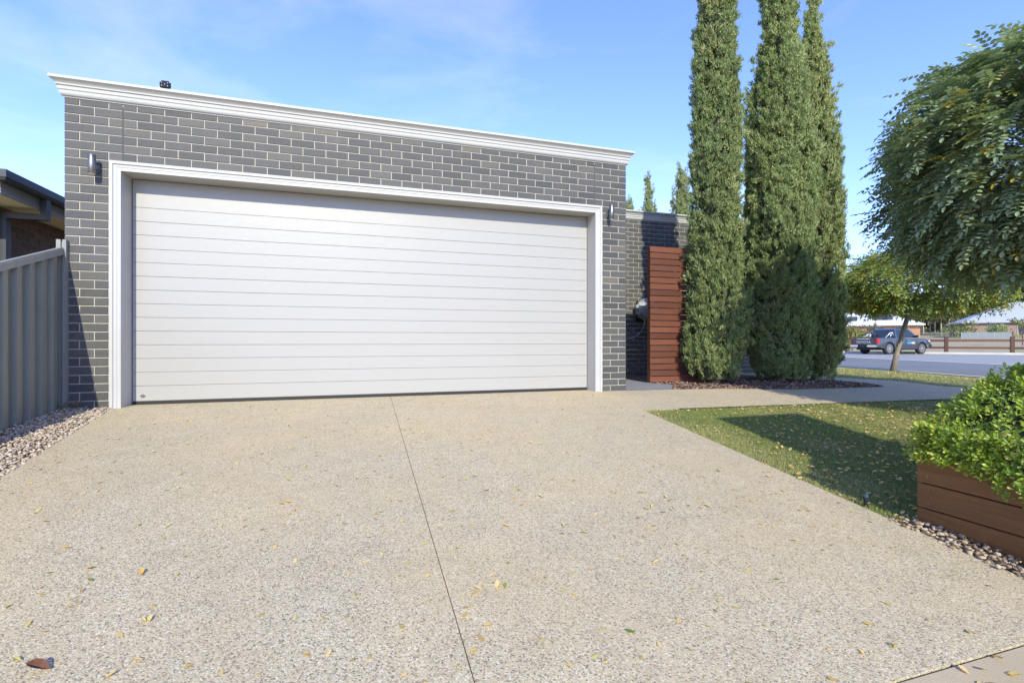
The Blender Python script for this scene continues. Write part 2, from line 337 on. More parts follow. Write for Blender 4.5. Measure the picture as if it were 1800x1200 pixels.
M['stone'] = mk_leafy('gravel_stone', [(0, (0.22, 0.15, 0.10)), (0.25, (0.36, 0.27, 0.19)), (0.55, (0.46, 0.37, 0.285)), (0.85, (0.54, 0.47, 0.40)), (1, (0.19, 0.16, 0.135))], 0.8, 0)
M['stone_tan'] = mk_leafy('tan_stone', [(0, (0.16, 0.10, 0.06)), (0.3, (0.27, 0.19, 0.12)), (0.6, (0.37, 0.28, 0.19)), (0.85, (0.46, 0.38, 0.29)), (1, (0.14, 0.11, 0.09))], 0.85, 0)
M['weed'] = mk_leafy('weed_leaf', [(0, (0.16, 0.11, 0.06)), (1, (0.24, 0.2, 0.08))], 0.7, 0.1)
M['gravel_bed'] = plain('gravel_bed_soil', (0.2, 0.16, 0.12), 0.95, var=0.3, scale=30)
# vehicle and far things
t = NT('slate_blue_car_paint'); t.set((0.055, 0.064, 0.085), 0.28, 0.35, 0.5); t.b.inputs['Coat Weight'].default_value = 0.6; M['paint'] = t.m
M['glass'] = plain('dark_car_glass', (0.012, 0.015, 0.02), 0.08, spec=0.8)
M['chrome'] = plain('chrome', (0.75, 0.75, 0.76), 0.18, 1.0)
M['tyre'] = plain('tyre_rubber', (0.03, 0.03, 0.031), 0.8)
M['alloy'] = plain('alloy_wheel', (0.5, 0.5, 0.51), 0.3, 0.8)
M['red_lens'] = plain('red_tail_lens', (0.40, 0.015, 0.02), 0.2)
M['white_lens'] = plain('clear_lens', (0.7, 0.7, 0.7), 0.15)
M['tonneau'] = plain('black_tonneau', (0.03, 0.034, 0.045), 0.5)
M['sticker_blue'] = plain('blue_sticker', (0.03, 0.24, 0.55), 0.4)
M['sticker_pale'] = plain('pale_sticker', (0.42, 0.4, 0.34), 0.4)
M['badge'] = plain('silver_badge', (0.6, 0.57, 0.52), 0.35, 0.3)
M['far_roof'] = plain('white_roof_sheet', (0.62, 0.62, 0.63), 0.5, var=0.06, scale=0.6)
M['far_roof_grey'] = plain('pale_grey_roof_sheet', (0.40, 0.42, 0.45), 0.5, var=0.06, scale=0.6)
M['far_brick'] = plain('orange_far_brick', (0.42, 0.23, 0.14), 0.9, var=0.15, scale=1.5)
M['far_brick_brown'] = plain('pinkish_far_brick', (0.27, 0.19, 0.155), 0.9, var=0.15, scale=1.5)
M['far_window'] = plain('dark_window_glass', (0.03, 0.035, 0.045), 0.15)
M['solar'] = plain('solar_panel', (0.05, 0.055, 0.075), 0.25)
M['grey_sheet_fence'] = plain('grey_sheet_fence', (0.25, 0.28, 0.29), 0.5)
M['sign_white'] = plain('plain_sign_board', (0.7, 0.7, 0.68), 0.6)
M['reel'] = plain('grey_reel_plastic', (0.30, 0.31, 0.33), 0.5)
M['reel_pale'] = plain('pale_reel_stripe', (0.55, 0.55, 0.55), 0.4)
M['hose'] = plain('beige_hose', (0.42, 0.40, 0.32), 0.5)
M['sprinkler_top'] = plain('teal_plastic', (0.03, 0.085, 0.09), 0.5)

# ------------------------------------------------------------------ ground, paving, road
def struct(o): o['kind'] = 'structure'; return o
def sheet(name, poly, mat, dz, step=None, parent=None, thick=0.0, world_xy=False):
    """A polygon in (u,v), or world xy, laid on the terrain; cut into a grid so that it follows the ground."""
    bm = bmesh.new()
    pts = [p if world_xy else W(*p)[:2] for p in poly]
    f = bm.faces.new([bm.verts.new((x, y, 0)) for x, y in pts])
    if f.normal.z < 0 or sum((pts[i][0] * pts[(i + 1) % len(pts)][1] - pts[(i + 1) % len(pts)][0] * pts[i][1]) for i in range(len(pts))) < 0: f.normal_flip()
    if step:
        xs = [p[0] for p in pts]; ys = [p[1] for p in pts]
        for ax, lo, hi in ((0, min(xs), max(xs)), (1, min(ys), max(ys))):
            k = math.floor(lo / step) * step + step
            while k < hi:
                n = Vector((1, 0, 0)) if ax == 0 else Vector((0, 1, 0)); co = n * k
                bmesh.ops.bisect_plane(bm, geom=bm.verts[:] + bm.edges[:] + bm.faces[:], plane_co=co, plane_no=n); k += step
    bmesh.ops.triangulate(bm, faces=bm.faces[:])
    if thick:
        ge = bmesh.ops.extrude_face_region(bm, geom=bm.faces[:])
        low = [v_ for v_ in ge['geom'] if isinstance(v_, bmesh.types.BMVert)]
        for v_ in low: v_.co.z -= thick
    for v_ in bm.verts: v_.co.z += g(v_.co.x, v_.co.y) + dz
    bmesh.ops.recalc_face_normals(bm, faces=bm.faces[:])
    me = bpy.data.meshes.new(name); bm.to_mesh(me); bm.free(); me.materials.append(mat)
    o = link(bpy.data.objects.new(name, me), parent); return o

# the base sheet: a polar grid out to the horizon
rad = np.concatenate([np.arange(0, 30, 1.0), np.arange(30, 90, 4.0), np.geomspace(90, 3000, 26)])
na = 120; ang = np.linspace(0, 2 * np.pi, na, endpoint=False)
RR, AA = np.meshgrid(rad[1:], ang, indexing='ij'); gx, gy = RR * np.cos(AA), RR * np.sin(AA)
V = np.stack([gx.ravel(), gy.ravel(), (G(gx, gy) - 0.06).ravel()], 1); nr = len(rad) - 1
V = np.vstack([V, [[0, 0, g(0, 0) - 0.06]]])
ii, kk = np.meshgrid(np.arange(nr - 1), np.arange(na), indexing='ij'); k2 = (kk + 1) % na
F = np.stack([ii * na + kk, (ii + 1) * na + kk, (ii + 1) * na + k2, ii * na + k2], -1).reshape(-1, 4)
gm = np_mesh('ground', V, F, M['ground'])
struct(link(bpy.data.objects.new('ground', gm)))
cen = MB(); cen.add([tuple(V[-1])] + [tuple(V[k]) for k in range(na)], [(0, 1 + k, 1 + (k + 1) % na) for k in range(na)])
struct(cen.build('ground', M['ground']))

def E(v): return 5.77 + (v + 1.15) * 0.07                    # right edge of the driveway
def EL(v): return 0.385 - v * 0.136                          # left edge
drive = struct(sheet('driveway', [(EL(0) + .05, .22), (EL(0) + .05, -4.74), (5.45, -4.74), (5.9, .22)], M['control_joint'], -0.03, 0.5))
JU = 3.115
sheet('slab', [(EL(0), 0.0), (EL(-4.745), -4.745), (JU - .002, -4.745), (JU - .002, .21), (0.47, .21), (0.47, 0.0)], M['aggregate'], 0.0, 0.5, drive, 0.04)
sheet('slab', [(JU + .002, .21), (JU + .002, -4.745), (E(-4.745), -4.745), (E(-1.15), -1.15), (6.235, -1.155), (6.235, 0.0), (5.765, 0.0), (5.765, .21)], M['aggregate'], 0.0, 0.5, drive, 0.04)
struct(sheet('garden_path', [(6.237, -.004), (6.237, -1.155), (7.9, -1.24), (10.1, -1.34), (12.6, -1.5), (13.2, -1.3), (12.6, -.9), (11.62, -.58), (11.25, .75), (11.1, 2.5), (10.0, 2.5), (10.2, .9), (10.62, -.15), (10.52, -.43), (8.83, -.36), (7.75, -.12), (6.95, -.035)], M['aggregate'], 0.0, 0.5))
struct(sheet('side_slab', [(6.237, 0.0), (6.94, -.03), (7.35, .5), (7.2, 1.0), (7.2, 2.54), (6.237, 2.54)], M['slab'], 0.003, None))
struct(sheet('street_footpath', [(-6, -4.757), (16, -4.757), (16, -6.6), (-6, -6.6)], M['footpath'], 0.0, 0.8, None, 0.05))
struct(sheet('mulch_bed', [(6.95, -.03), (7.75, -.115), (8.83, -.355), (10.52, -.425), (10.61, -.15), (10.2, .9), (9.9, 2.5), (7.2, 2.54), (7.2, 1.0), (7.35, .5)], M['mulch'], -0.006, 0.5))
lawn_poly = [(E(-1.15) + .004, -1.16), (7.9, -1.245), (10.1, -1.345), (12.6, -1.505), (12.6, -4.75), (5.75, -4.75), (5.75, -3.9), (E(-3.9) + .004, -3.9)]
struct(sheet('lawn', lawn_poly, M['lawn'], -0.012, 0.5))
verge_poly = [(6.87, 7.62), (6.2, 8.85), (5.4, 11.5), (5.4, 22), (11.25, 22), (11.25, 3.0), (8.6, 3.0), (8.2, 5.2)]
struct(sheet('verge', verge_poly, M['lawn'], -0.012, 1.0, None, 0, True))
gl = struct(sheet('gravel_strip', [(-.05, 0.0), (EL(0) - .004, 0.0), (EL(-4.7) - .004, -4.7), (-.05, -4.7)], M['gravel_bed'], -0.02, 0.5))
gr = struct(sheet('gravel_strip', [(E(-3.9) + .004, -3.9), (5.74, -3.9), (5.74, -4.745), (E(-4.745) + .004, -4.745)], M['gravel_bed'], -0.018, 0.4))

KD = Vector((0.81, -0.586, 0)).normalized(); KN = Vector((0.586, 0.81, 0)).normalized()       # far kerb: direction and outward normal
K0 = Vector((30.6, 33.7, 0))
def KP(a, n=0.0): q = K0 + KD * a + KN * n; return (q.x, q.y)
struct(sheet('road', [(11.3, -30), (11.3, 60), (18.6, 60), (18.6, -30)], M['asphalt'], -0.02, 2.0, None, 0, True))
struct(sheet('parking_area', [(19.0, -25), (19.0, KP(-14)[1] + 2), KP(-14.0), KP(60.0), (70, -25)], M['asphalt_pale'], -0.02, 2.0, None, 0, True))
struct(sheet('spoon_drain', [(18.6, -30), (18.6, 60), (19.0, 60), (19.0, -30)], M['kerb'], -0.012, 2.0, None, 0, True))
def kerb(name, pts, width, h, mat):
    mb = MB()
    for (x0, y0), (x1, y1) in zip(pts[:-1], pts[1:]):
        d = Vector((x1 - x0, y1 - y0, 0)).normalized(); n = Vector((-d.y, d.x, 0)) * width
        a = [(x0, y0), (x1, y1), (x1 + n.x, y1 + n.y), (x0 + n.x, y0 + n.y)]
        mb.add([(x, y, g(x, y) - .06) for x, y in a] + [(x, y, g(x, y) + h) for x, y in a], [(0, 3, 2, 1), (4, 5, 6, 7), (0, 1, 5, 4), (1, 2, 6, 5), (2, 3, 7, 6), (3, 0, 4, 7)])
    return struct(mb.build(name, mat))
kerb('kerb', [KP(a) for a in np.arange(-14, 61, 3.0)], 0.3, 0.12, M['kerb'])
kerb('kerb', [(11.3, y) for y in np.arange(-30, 61, 3.0)], 0.22, 0.03, M['kerb'])
for a in np.arange(6, 44, 2.7):                              # faint bay lines
    p0, p1 = KP(a, -.3), KP(a, -5.2); d = KD * 0.05
    struct(sheet('bay_line', [(p0[0] - d.x, p0[1] - d.y), (p0[0] + d.x, p0[1] + d.y), (p1[0] + d.x, p1[1] + d.y), (p1[0] - d.x, p1[1] - d.y)], M['line'], -0.014, None, None, 0, True))

# ------------------------------------------------------------------ the garage
def frame_empty(name): return empty(name, (X0, Y0, 0), TH)
GL, BT = 6.235, 3.066                                        # length, top of the brickwork
garage = tag(frame_empty('garage'), 'charcoal brick double garage with pale panelled door and white cornice', 'garage')
FU0, FU1, FZ, FW = 0.375, 5.86, 2.48, 0.095                  # frame outside, frame width
IU0, IU1, IZ, DD = FU0 + FW, FU1 - FW, FZ - FW, 0.227
mb = MB()                                                    # mortar body with the door opening left free
mb.box(0.004, FU0 + .05, 0.006, 6.0, -.3, BT); mb.box(FU1 - .05, GL - .004, 0.006, 6.0, -.3, BT)
mb.box(FU0 + .05, FU1 - .05, 0.006, 0.35, FZ - .05, BT)
mb.box(FU0 + .05, FU1 - .05, 0.5, 6.0, -.3, BT); mb.build('wall', M['mortar'], garage)
BD = {}
def brick_mesh(w, h, mat, tint=0.0):
    k = (round(w, 4), round(h, 4), mat.name)
    if k not in BD:
        m_ = MB(); m_.cbox(0, w, 0, 0.02, 0, h, 0.0022); BD[k] = m_.mesh('brick', mat)
    return BD[k]
def brick_rows(u0, u1, z_top, z_bot, parity0, skip=None, cuts=()):
    """Stretcher bond: yields (a, b, za, zb). Bed joints 3.0 - k*0.086."""
    k = 0; out = []
    z1 = z_top
    while True:
        zb = 3.0 - k * 0.086 + 0.005
        if zb >= z1: k += 1; continue
        zb_ = max(zb, z_bot); za = z1
        if za - zb_ > 0.012:
            off = 0.12 if k % 2 == parity0 else 0.24
            js = [off + .24 * i for i in range(-40, 60)]
            edges = sorted(set([u0 - .005, u1 + .005] + [j for j in js if u0 + .012 < j < u1 - .012]))
            if cuts:
                for c in cuts:
                    if all(abs(c - e) > 0.03 for e in edges) and za > FZ: edges.append(c)
                edges.sort()
            for a, b in zip(edges[:-1], edges[1:]): out.append((a + .005, b - .005, zb_, za))
        if zb <= z_bot: break
        z1 = zb - 0.010; k += 1
    return out
pieces = []
for (a, b, za, zb) in brick_rows(0.0, GL, BT, -0.06, 0, cuts=(0.48, 5.76)):
    if zb <= FZ + 0.001 or za < FZ - 0.001:                  # beside the opening: clip to the piers; just above the frame: clip below
        if za < FZ < zb and (b > FU0 and a < FU1):
            if zb - FZ > 0.012: pieces.append((max(a, 0), min(b, GL), FZ + .001, zb))
            if a < FU0 - .012: pieces.append((a, min(b, FU0 - .001), za, FZ + .0005))
            if b > FU1 + .012: pieces.append((max(a, FU1 + .001), b, za, FZ + .0005))
            continue
        if zb <= FZ:
            if a < FU0 and b > FU0: b = FU0 - .001
            elif a < FU1 and b > FU1: a = FU1 + .001
            elif a >= FU0 and b <= FU1: continue
            if b - a < 0.006: continue
    pieces.append((a, b, za, zb))
pieces.sort(key=lambda p: -(p[1] - p[0]) * (p[3] - p[2]))
rest = MB(); rb = random.Random(3)
for i, (a, b, za, zb) in enumerate(pieces):
    dy = rb.uniform(-.0012, .0008)
    if i < 298: inst('brick', brick_mesh(b - a, zb - za, M['brick']), garage, (a, dy, za))
    else: rest.cbox(a, b, dy, 0.02, za, zb, 0.002, rb.random())
tag(rest.build('cut_bricks', M['brick'], garage), kind='stuff')
mb = MB()
for c in (0.48, 5.76): mb.box(c - .0052, c + .0052, 0.0012, 0.012, FZ + .001, BT - .03)
mb.build('control_joint', M['control_joint'], garage)
# brick returns (ends of the garage) as joined courses
ret = MB()
for (a, b, za, zb) in brick_rows(0.0, 6.0, BT, -0.06, 1):
    if a < 0.004: a = 0.02
    ret.box(-.002, .01, a, b, za, zb, rb.random()); ret.box(GL - .01, GL + .002, a, b, za, zb, rb.random())
tag(ret.build('side_bricks', M['brick'], garage), kind='stuff')

def sweep(name, prof, path_of, mat, parent, smooth=False):
    """prof: list of (o, z); path_of(o) gives the plan corners for that offset."""
    mb = MB(); rows = [[(x, y, z) for x, y in path_of(o)] for o, z in prof]; n = len(rows[0])
    vs_ = [p for r_ in rows for p in r_]
    fs_ = [(i * n + k, i * n + k + 1, (i + 1) * n + k + 1, (i + 1) * n + k) for i in range(len(rows) - 1) for k in range(n - 1)]
    mb.add(vs_, fs_); return mb.build(name, mat, parent, smooth)
def arc(c, r, a0, a1, n=6): return [(c[0] + r * math.cos(R(a0 + (a1 - a0) * i / n)), c[1] + r * math.sin(R(a0 + (a1 - a0) * i / n))) for i in range(n + 1)]
def cornice_prof(zb):
    p = [(-.01, zb - .001), (.006, zb - .001), (.008, zb + .006)]
    p += [(.008 + .026 * math.sin(R(90 * i / 6)), zb + .008 + .040 * (1 - math.cos(R(90 * i / 6)))) for i in range(7)]      # lower swelling
    p += [(.030, zb + .052), (.030, zb + .056), (.040, zb + .066), (.042, zb + .092), (.036, zb + .095), (.036, zb + .100), (.050, zb + .104), (.050, zb + .111)]
    p += [(.050 + .034 * (i / 6) ** 1.5, zb + .112 + .034 * (i / 6)) for i in range(7)]                                     # cove under the top fillet
    p += [(.090, zb + .150), (.090, zb + .172), (.086, zb + .177), (-.06, zb + .184)]
    return p
sweep('cornice', cornice_prof(BT), lambda o: [(-o, 6.0), (-o, -o), (GL + o, -o), (GL + o, 6.0)], M['white'], garage)
mb = MB(); mb.box(0.02, GL - .02, 0.03, 5.9, BT - .02, BT + .182); mb.build('parapet_top', M['white'], garage)
# moulded frame round the door: profile (distance in from the outer edge, how proud)
fp = [(0, .02), (0, -.034), (.004, -.038), (.030, -.038), (.034, -.032), (.036, -.026), (.060, -.024), (.064, -.020), (FW, -.020), (FW, .04)]
mbf = MB(); rows = []
for o, y in fp: rows.append([(FU0 + o, y, -.03), (FU0 + o, y, FZ - o), (FU1 - o, y, FZ - o), (FU1 - o, y, -.03)])
n = 4; mbf.add([p for r_ in rows for p in r_], [(i * n + k, i * n + k + 1, (i + 1) * n + k + 1, (i + 1) * n + k) for i in range(len(rows) - 1) for k in range(3)])
mbf.build('door_frame', M['white'], garage)
mb = MB(); mb.box(FU0 + .052, IU0 - .001, -.018, .34, -.03, IZ); mb.build('jamb', M['jamb'], garage)
mb = MB(); mb.box(IU1 + .001, FU1 - .052, -.018, .34, -.03, IZ); mb.build('jamb', M['jamb'], garage)
mb = MB(); mb.box(FU0 + .052, FU1 - .052, -.017, .34, IZ + .0005, FZ - .052); mb.build('lintel_soffit', M['jamb'], garage)
# sectional door
mb = MB(); mb.box(IU0 + .004, IU1 - .004, DD + .022, DD + .05, .004, IZ - .002); door = mb.build('garage_door', M['jamb'], garage)
zz = 0.034; first = True
tops = [0.034, 0.196] ; 
while tops[-1] + 0.1455 < IZ - 0.03: tops.append(tops[-1] + 0.1455)
tops[-1] = IZ - .003
for i in range(len(tops) - 1):
    gp = 0.0018 if i % 4 else 0.0026
    mb = MB(); mb.cbox(0, IU1 - IU0 - .012, 0, .024, 0, tops[i + 1] - tops[i] - gp, 0.0024)
    inst('door_panel', mb.mesh('door_panel', M['door']), door, (IU0 + .006, DD - (0.0004 if i % 2 else 0), tops[i] + gp / 2))
mb = MB(); mb.box(IU0 + .006, IU1 - .006, DD + .004, DD + .02, .002, .036); mb.build('bottom_seal', M['black'], door)
# the small diamond mark low on the door
mb = MB()
def diamond(cx, cz, w, h, t):
    o = [(cx - w, cz), (cx, cz + h), (cx + w, cz), (cx, cz - h)]; q = [(cx - w + t * 1.3, cz), (cx, cz + h - t), (cx + w - t * 1.3, cz), (cx, cz - h + t)]
    mb.add([(x, DD - .0022, z) for x, z in o + q], [(k, (k + 1) % 4, 4 + (k + 1) % 4, 4 + k) for k in range(4)])
diamond(IU0 + .098, .088, .026, .020, .006)
mb.add([(IU0 + .086, DD - .0022, .079), (IU0 + .091, DD - .0022, .079), (IU0 + .091, DD - .0022, .097), (IU0 + .086, DD - .0022, .097)], [(0, 1, 2, 3)])
mb.add([(IU0 + .105, DD - .0022, .079), (IU0 + .110, DD - .0022, .079), (IU0 + .110, DD - .0022, .097), (IU0 + .105, DD - .0022, .097)], [(0, 1, 2, 3)])
mb.add([(IU0 + .089, DD - .0021, .097), (IU0 + .094, DD - .0021, .097), (IU0 + .108, DD - .0021, .079), (IU0 + .103, DD - .0021, .079)], [(0, 1, 2, 3)])
mb.build('maker_mark', M['black_plastic'], door)

# wall lamps: up-and-down stainless cylinders
def wall_lamp(u, z, label):
    t_ = tag(empty('wall_lamp', W(u, -.002, z), TH), label, 'wall lamp', 'wall lamps beside the garage door')
    b = MB(); b.lathe([(.0, -.094), (.028, -.094), (.031, -.091), (.031, .091), (.028, .094), (0, .094)], (0, -.088, 0), 'z', 20); body = b.build('lamp_body', M['steel'], t_, True)
    b = MB(); b.lathe([(0, -.097), (.026, -.097), (.026, -.0945), (0, -.0945)], (0, -.088, 0), 'z', 18); b.build('lens', M['lens'], body)
    b = MB(); b.rbox(-.032, .032, -.014, .0, -.055, .055, .006); b.build('back_plate', M['steel'], t_)
    b = MB(); b.tube([(0, -.01, -.03), (0, -.045, -.032), (0, -.062, -.02)], .008, 8); b.tube([(0, -.01, .03), (0, -.045, .032), (0, -.062, .02)], .008, 8); b.build('bracket', M['steel'], t_, True)
wall_lamp(.262, 2.405, 'stainless cylinder wall lamp on the brick pier beside the grey fence')
wall_lamp(5.965, 2.39, 'stainless cylinder wall lamp on the brick pier nearest the red timber screen')

# black flood light on the parapet
fl = tag(empty('flood_light', W(.86, -.02, BT + .184), TH), 'small black flood light with clear cells perched on the white cornice', 'flood light')
b = MB(); b.rbox(-.050, .050, -.036, .0, .004, .094, .016); hd = b.build('housing', M['black_plastic'], fl)
for (x, z) in ((-.027, .066), (-.027, .034), (.027, .066), (.027, .034), (0, .050)):
    b = MB(); b.lathe([(0, -.0395), (.0045, -.039), (.006, -.0355), (0, -.0355)], (x, 0, z), 'y', 10); b.build('cell', M['led'], hd)
b = MB(); b.add([(-.09, .0, .0), (-.03, .0, .0), (-.03, .0, .05), (-.056, 0, .05), (-.09, .03, 0), (-.03, .03, 0), (-.03, .03, .05), (-.056, .03, .05)], [(0, 1, 2, 3), (7, 6, 5, 4), (0, 4, 5, 1), (1, 5, 6, 2), (2, 6, 7, 3), (3, 7, 4, 0)]); b.build('bracket', M['white'], fl)

# ------------------------------------------------------------------ house wing behind the cypresses
WV, WU1 = 2.56, 11.7
house = tag(frame_empty('house_wing'), 'set-back charcoal brick house wall with white cornice behind the cypresses', 'house')
mb = MB(); mb.box(GL - .2, WU1 - .004, WV + .006, WV + 5, -.3, BT); mb.build('wall', M['mortar'], house)
wp = brick_rows(GL + .01, WU1, BT, -.04, 0); vis, rest = [], MB()
wp.sort(key=lambda p: (p[0] < 7.55, p[0]))
for i, (a, b, za, zb) in enumerate(wp):
    if i < 296: inst('brick', brick_mesh(b - a, zb - za, M['brick']), house, (a, WV + rb.uniform(-.001, .001), za))
    else: rest.cbox(a, b, WV, WV + .02, za, zb, .002, rb.random())
tag(rest.build('farther_bricks', M['brick'], house), kind='stuff')
ret = MB()
for (a, b, za, zb) in brick_rows(0.0, 5.0, BT, -0.06, 1): ret.box(WU1 - .01, WU1 + .002, WV + max(a, .02), WV + b, za, zb, rb.random())
tag(ret.build('side_bricks', M['brick'], house), kind='stuff')
sweep('cornice', cornice_prof(BT), lambda o: [(GL + .003, WV - o), (WU1 + o, WV - o), (WU1 + o, WV + 5)], M['white'], house)
mb = MB(); mb.box(GL, WU1 - .03, WV + .03, WV + 4.9, BT - .02, BT + .182); mb.build('parapet_top', M['white'], house)

# hose reel on that wall, half hidden by the screen
hr = tag(empty('hose_reel', W(8.08, WV - .004, 1.265), TH), 'grey wall-mounted hose reel half hidden behind the red timber screen', 'hose reel')
b = MB(); b.lathe([(0, -.26), (.09, -.26), (.17, -.235), (.215, -.17), (.225, -.10), (.205, -.05), (.10, -.035), (0, -.035)], (.06, 0, .03), 'y', 26); shell = b.build('shell', M['reel'], hr, True)
b = MB(); b.rbox(-.20, .05, -.235, -.07, -.13, .17, .05); b.build('nose', M['reel'], hr, True)
for z in (.02, .10):
    b = MB(); b.rbox(-.17, .02, -.243, -.225, z, z + .022, .006); b.build('stripe', M['reel_pale'], hr)
b = MB(); b.box(-.1, .14, -.06, .0, -.2, .2); b.build('wall_bracket', M['black_plastic'], hr)
b = MB(); b.tube([(-.02, -.16, -.10), (-.03, -.19, -.2), (-.06, -.2, -.30), (-.11, -.19, -.40), (-.18, -.17, -.48), (-.27, -.14, -.53), (-.36, -.08, -.55), (-.44, -.03, -.54)], .0085, 8); b.build('hose', M['hose'], hr, True)

# ------------------------------------------------------------------ red timber screen
SV, SU0, SU1, SZ = 0.91, 7.215, 8.35, 2.20
scr = tag(empty('timber_screen', W(SU0, SV, 0), TH), 'red oiled timber slat screen standing beside the first cypress', 'screen')
pt = SZ / 22.0; rs = random.Random(5)
slm = MB(); slm.cbox(0, SU1 - SU0, 0, .019, 0, pt - .012, .002); slm = slm.mesh('slat', M['slat'])
for i in range(22): inst('slat', slm, scr, (rs.uniform(-.002, .002), rs.uniform(-.001, .001), .012 + i * pt))
for x in (.0, SU1 - SU0 - .045):
    b = MB(); b.box(x + .003, x + .042, .0195, .085, .0, SZ - .01); b.build('post', M['slat'], scr)
b = MB(); b.box((SU1 - SU0) / 2 - .02, (SU1 - SU0) / 2 + .02, .0195, .06, .02, SZ - .02); b.build('post', M['slat'], scr)

# ------------------------------------------------------------------ steel fence on the left
fen = tag(empty('steel_fence', W(-.03, 0, 0), TH), 'grey ribbed steel fence raked down towards the street beside the garage', 'fence')
def ftop(v): return 1.585 + 0.33 * v if v > -2.2 else 1.585 - .33 * 2.2
def sheet_profile(v0, v1):                                   # ribbed sheet: u offset along v
    out = []; v = v0; pat = [(0, 0), (.070, 0), (.084, .036), (.142, .036), (.156, 0)]
    while v > v1:
        for d, o in pat:
            if v - d >= v1: out.append((v - d, o))
        v -= .168
    out.append((v1, 0)); return out
for (v0, v1) in ((-.045, -2.2), (-2.26, -4.6)):
    pr = sheet_profile(v0, v1); b = MB(); n = len(pr); vv = []
    for v, o in pr: vv += [(o, v, g(*W(-.03, v)[:2]) - .03), (o, v, ftop(v) - .01)]
    b.add(vv, [(2 * i, 2 * i + 2, 2 * i + 3, 2 * i + 1) for i in range(n - 1)])
    o_ = b.build('fence_sheet', M['fence_steel'], fen); md = o_.modifiers.new('thick', 'SOLIDIFY'); md.thickness = .002
    b = MB()
    for (za, zb, x0, x1) in ((-.058, .0, -.004, .048), (-.0, .012, .004, .040)):
        b.add([(x, v, ftop(v) + z) for v in (v0, v1) for x, z in ((x0, za), (x1, za), (x1, zb), (x0, zb))], [(0, 1, 2, 3), (7, 6, 5, 4), (0, 4, 5, 1), (1, 5, 6, 2), (2, 6, 7, 3), (3, 7, 4, 0)])
    b.build('top_rail', M['fence_rail'], fen)
for v, zt in ((-.022, 1.66), (-2.23, 1.0), (-4.63, 1.0)):
    b = MB(); b.box(-.016, .020, v - .022, v + .022, -.45, zt); b.box(.034, .064, v - .022, v + .022, -.45, zt); b.box(.019, .035, v - .008, v + .008, -.45, zt - .02); b.build('post', M['fence_rail'], fen)

# ------------------------------------------------------------------ neighbouring house on the left
nb = tag(frame_empty('neighbour_house'), 'neighbouring brown brick house with dark gutter and cream eaves behind the grey fence', 'house')
NU, NV = -1.57, 1.72                                          # wall corner
GU, GV, GZ = -1.05, 1.07, 2.615                              # gutter line, near corner, top
b = MB(); b.box(-8, NU - .006, NV + .006, 14, -.3, 2.36); b.build('wall', M['mortar_tan'], nb)
bm_b = MB(); bm_b.cbox(0, .23, 0, .02, 0, .076, .002); bb = bm_b.mesh('brick', M['brick_brown'])
bm_b = MB(); bm_b.cbox(0, .11, 0, .02, 0, .076, .002); bh = bm_b.mesh('brick', M['brick_brown'])
rest = MB(); cnt = 0
for k in range(27):
    z = 2.355 - .086 * (k + 1) + .005; off = 0 if k % 2 else .12
    if off: inst('brick', bh, nb, (NU, NV, z), (0, 0, R(90)))
    for i in range(30):
        v = NV + off + .24 * i
        if i < 12 and k < 13: inst('brick', bb, nb, (NU, v, z), (0, 0, R(90)))      # -y face turns to +x
        else: rest.box(NU - .02, NU, v, v + .23, z, z + .076, rb.random())
    for i in range(20): rest.box(NU - .02 - .12 * (k % 2) - .24 * i - .23, NU - .02 - .12 * (k % 2) - .24 * i, NV - .002, NV + .01, z, z + .076, rb.random())
tag(rest.build('farther_bricks', M['brick_brown'], nb), kind='stuff')
b = MB(); b.box(-8.5, GU - .135, GV + .135, 14, 2.37, 2.385); b.build('soffit', M['soffit'], nb)
def strip(x0, x1, z0, z1, name, mat):                        # runs back along the side and left along the front, mitred
    b_ = MB(); o0, o1 = GU - x1, GU - x0
    b_.box(GU - x1, GU - x0, GV + x0, 14, z0, z1); b_.box(-8.5, GU - x1 - .0005, GV + x0, GV + x1, z0, z1); return b_.build(name, mat, nb)
fa = strip(.122, .145, 2.355, 2.60, 'fascia', M['fascia'])
for q in range(4): strip(.114, .1215, 2.372 + q * .034, 2.392 + q * .034, 'fascia_rib', M['fascia']).parent = fa
gp_ = [(.0, 2.615), (.0, 2.53), (.02, 2.497), (.10, 2.497), (.121, 2.497), (.121, 2.60), (.105, 2.60), (.105, 2.51), (.022, 2.51), (.012, 2.535), (.012, 2.615)]
rows = [[(GU - o, 14, z), (GU - o, GV + o, z), (-8.5, GV + o, z)] for o, z in gp_ + gp_[:1]]
b = MB(); b.add([p for r_ in rows for p in r_], [(i * 3 + k, i * 3 + k + 1, i * 3 + k + 4, i * 3 + k + 3) for i in range(len(rows) - 1) for k in range(2)]); b.build('gutter', M['gutter'], nb)
b = MB(); b.add([(GU - .06, GV + .06, 2.58), (GU - .06, 14, 2.58), (-8.5, GV + .06, 2.58), (-8.5, 14, 2.58), (-5.2, 5.2, 4.05), (-5.2, 14, 4.05), (-8.5, 5.2, 4.05), (-8.5, 14, 4.05)],
               [(0, 1, 5, 4), (0, 4, 6, 2), (4, 5, 7, 6)]); b.build('roof', M['roof_dark'], nb)
dp = MB(); dp.box(GU - .10, GU - .03, 1.86, 1.95, 2.30, 2.50); dp.box(NU + .01, GU - .031, 1.861, 1.949, 2.225, 2.30); dp.box(NU + .005, NU + .08, 1.855, 1.955, -.2, 2.224)
dp.build('downpipe', M['gutter'], nb)

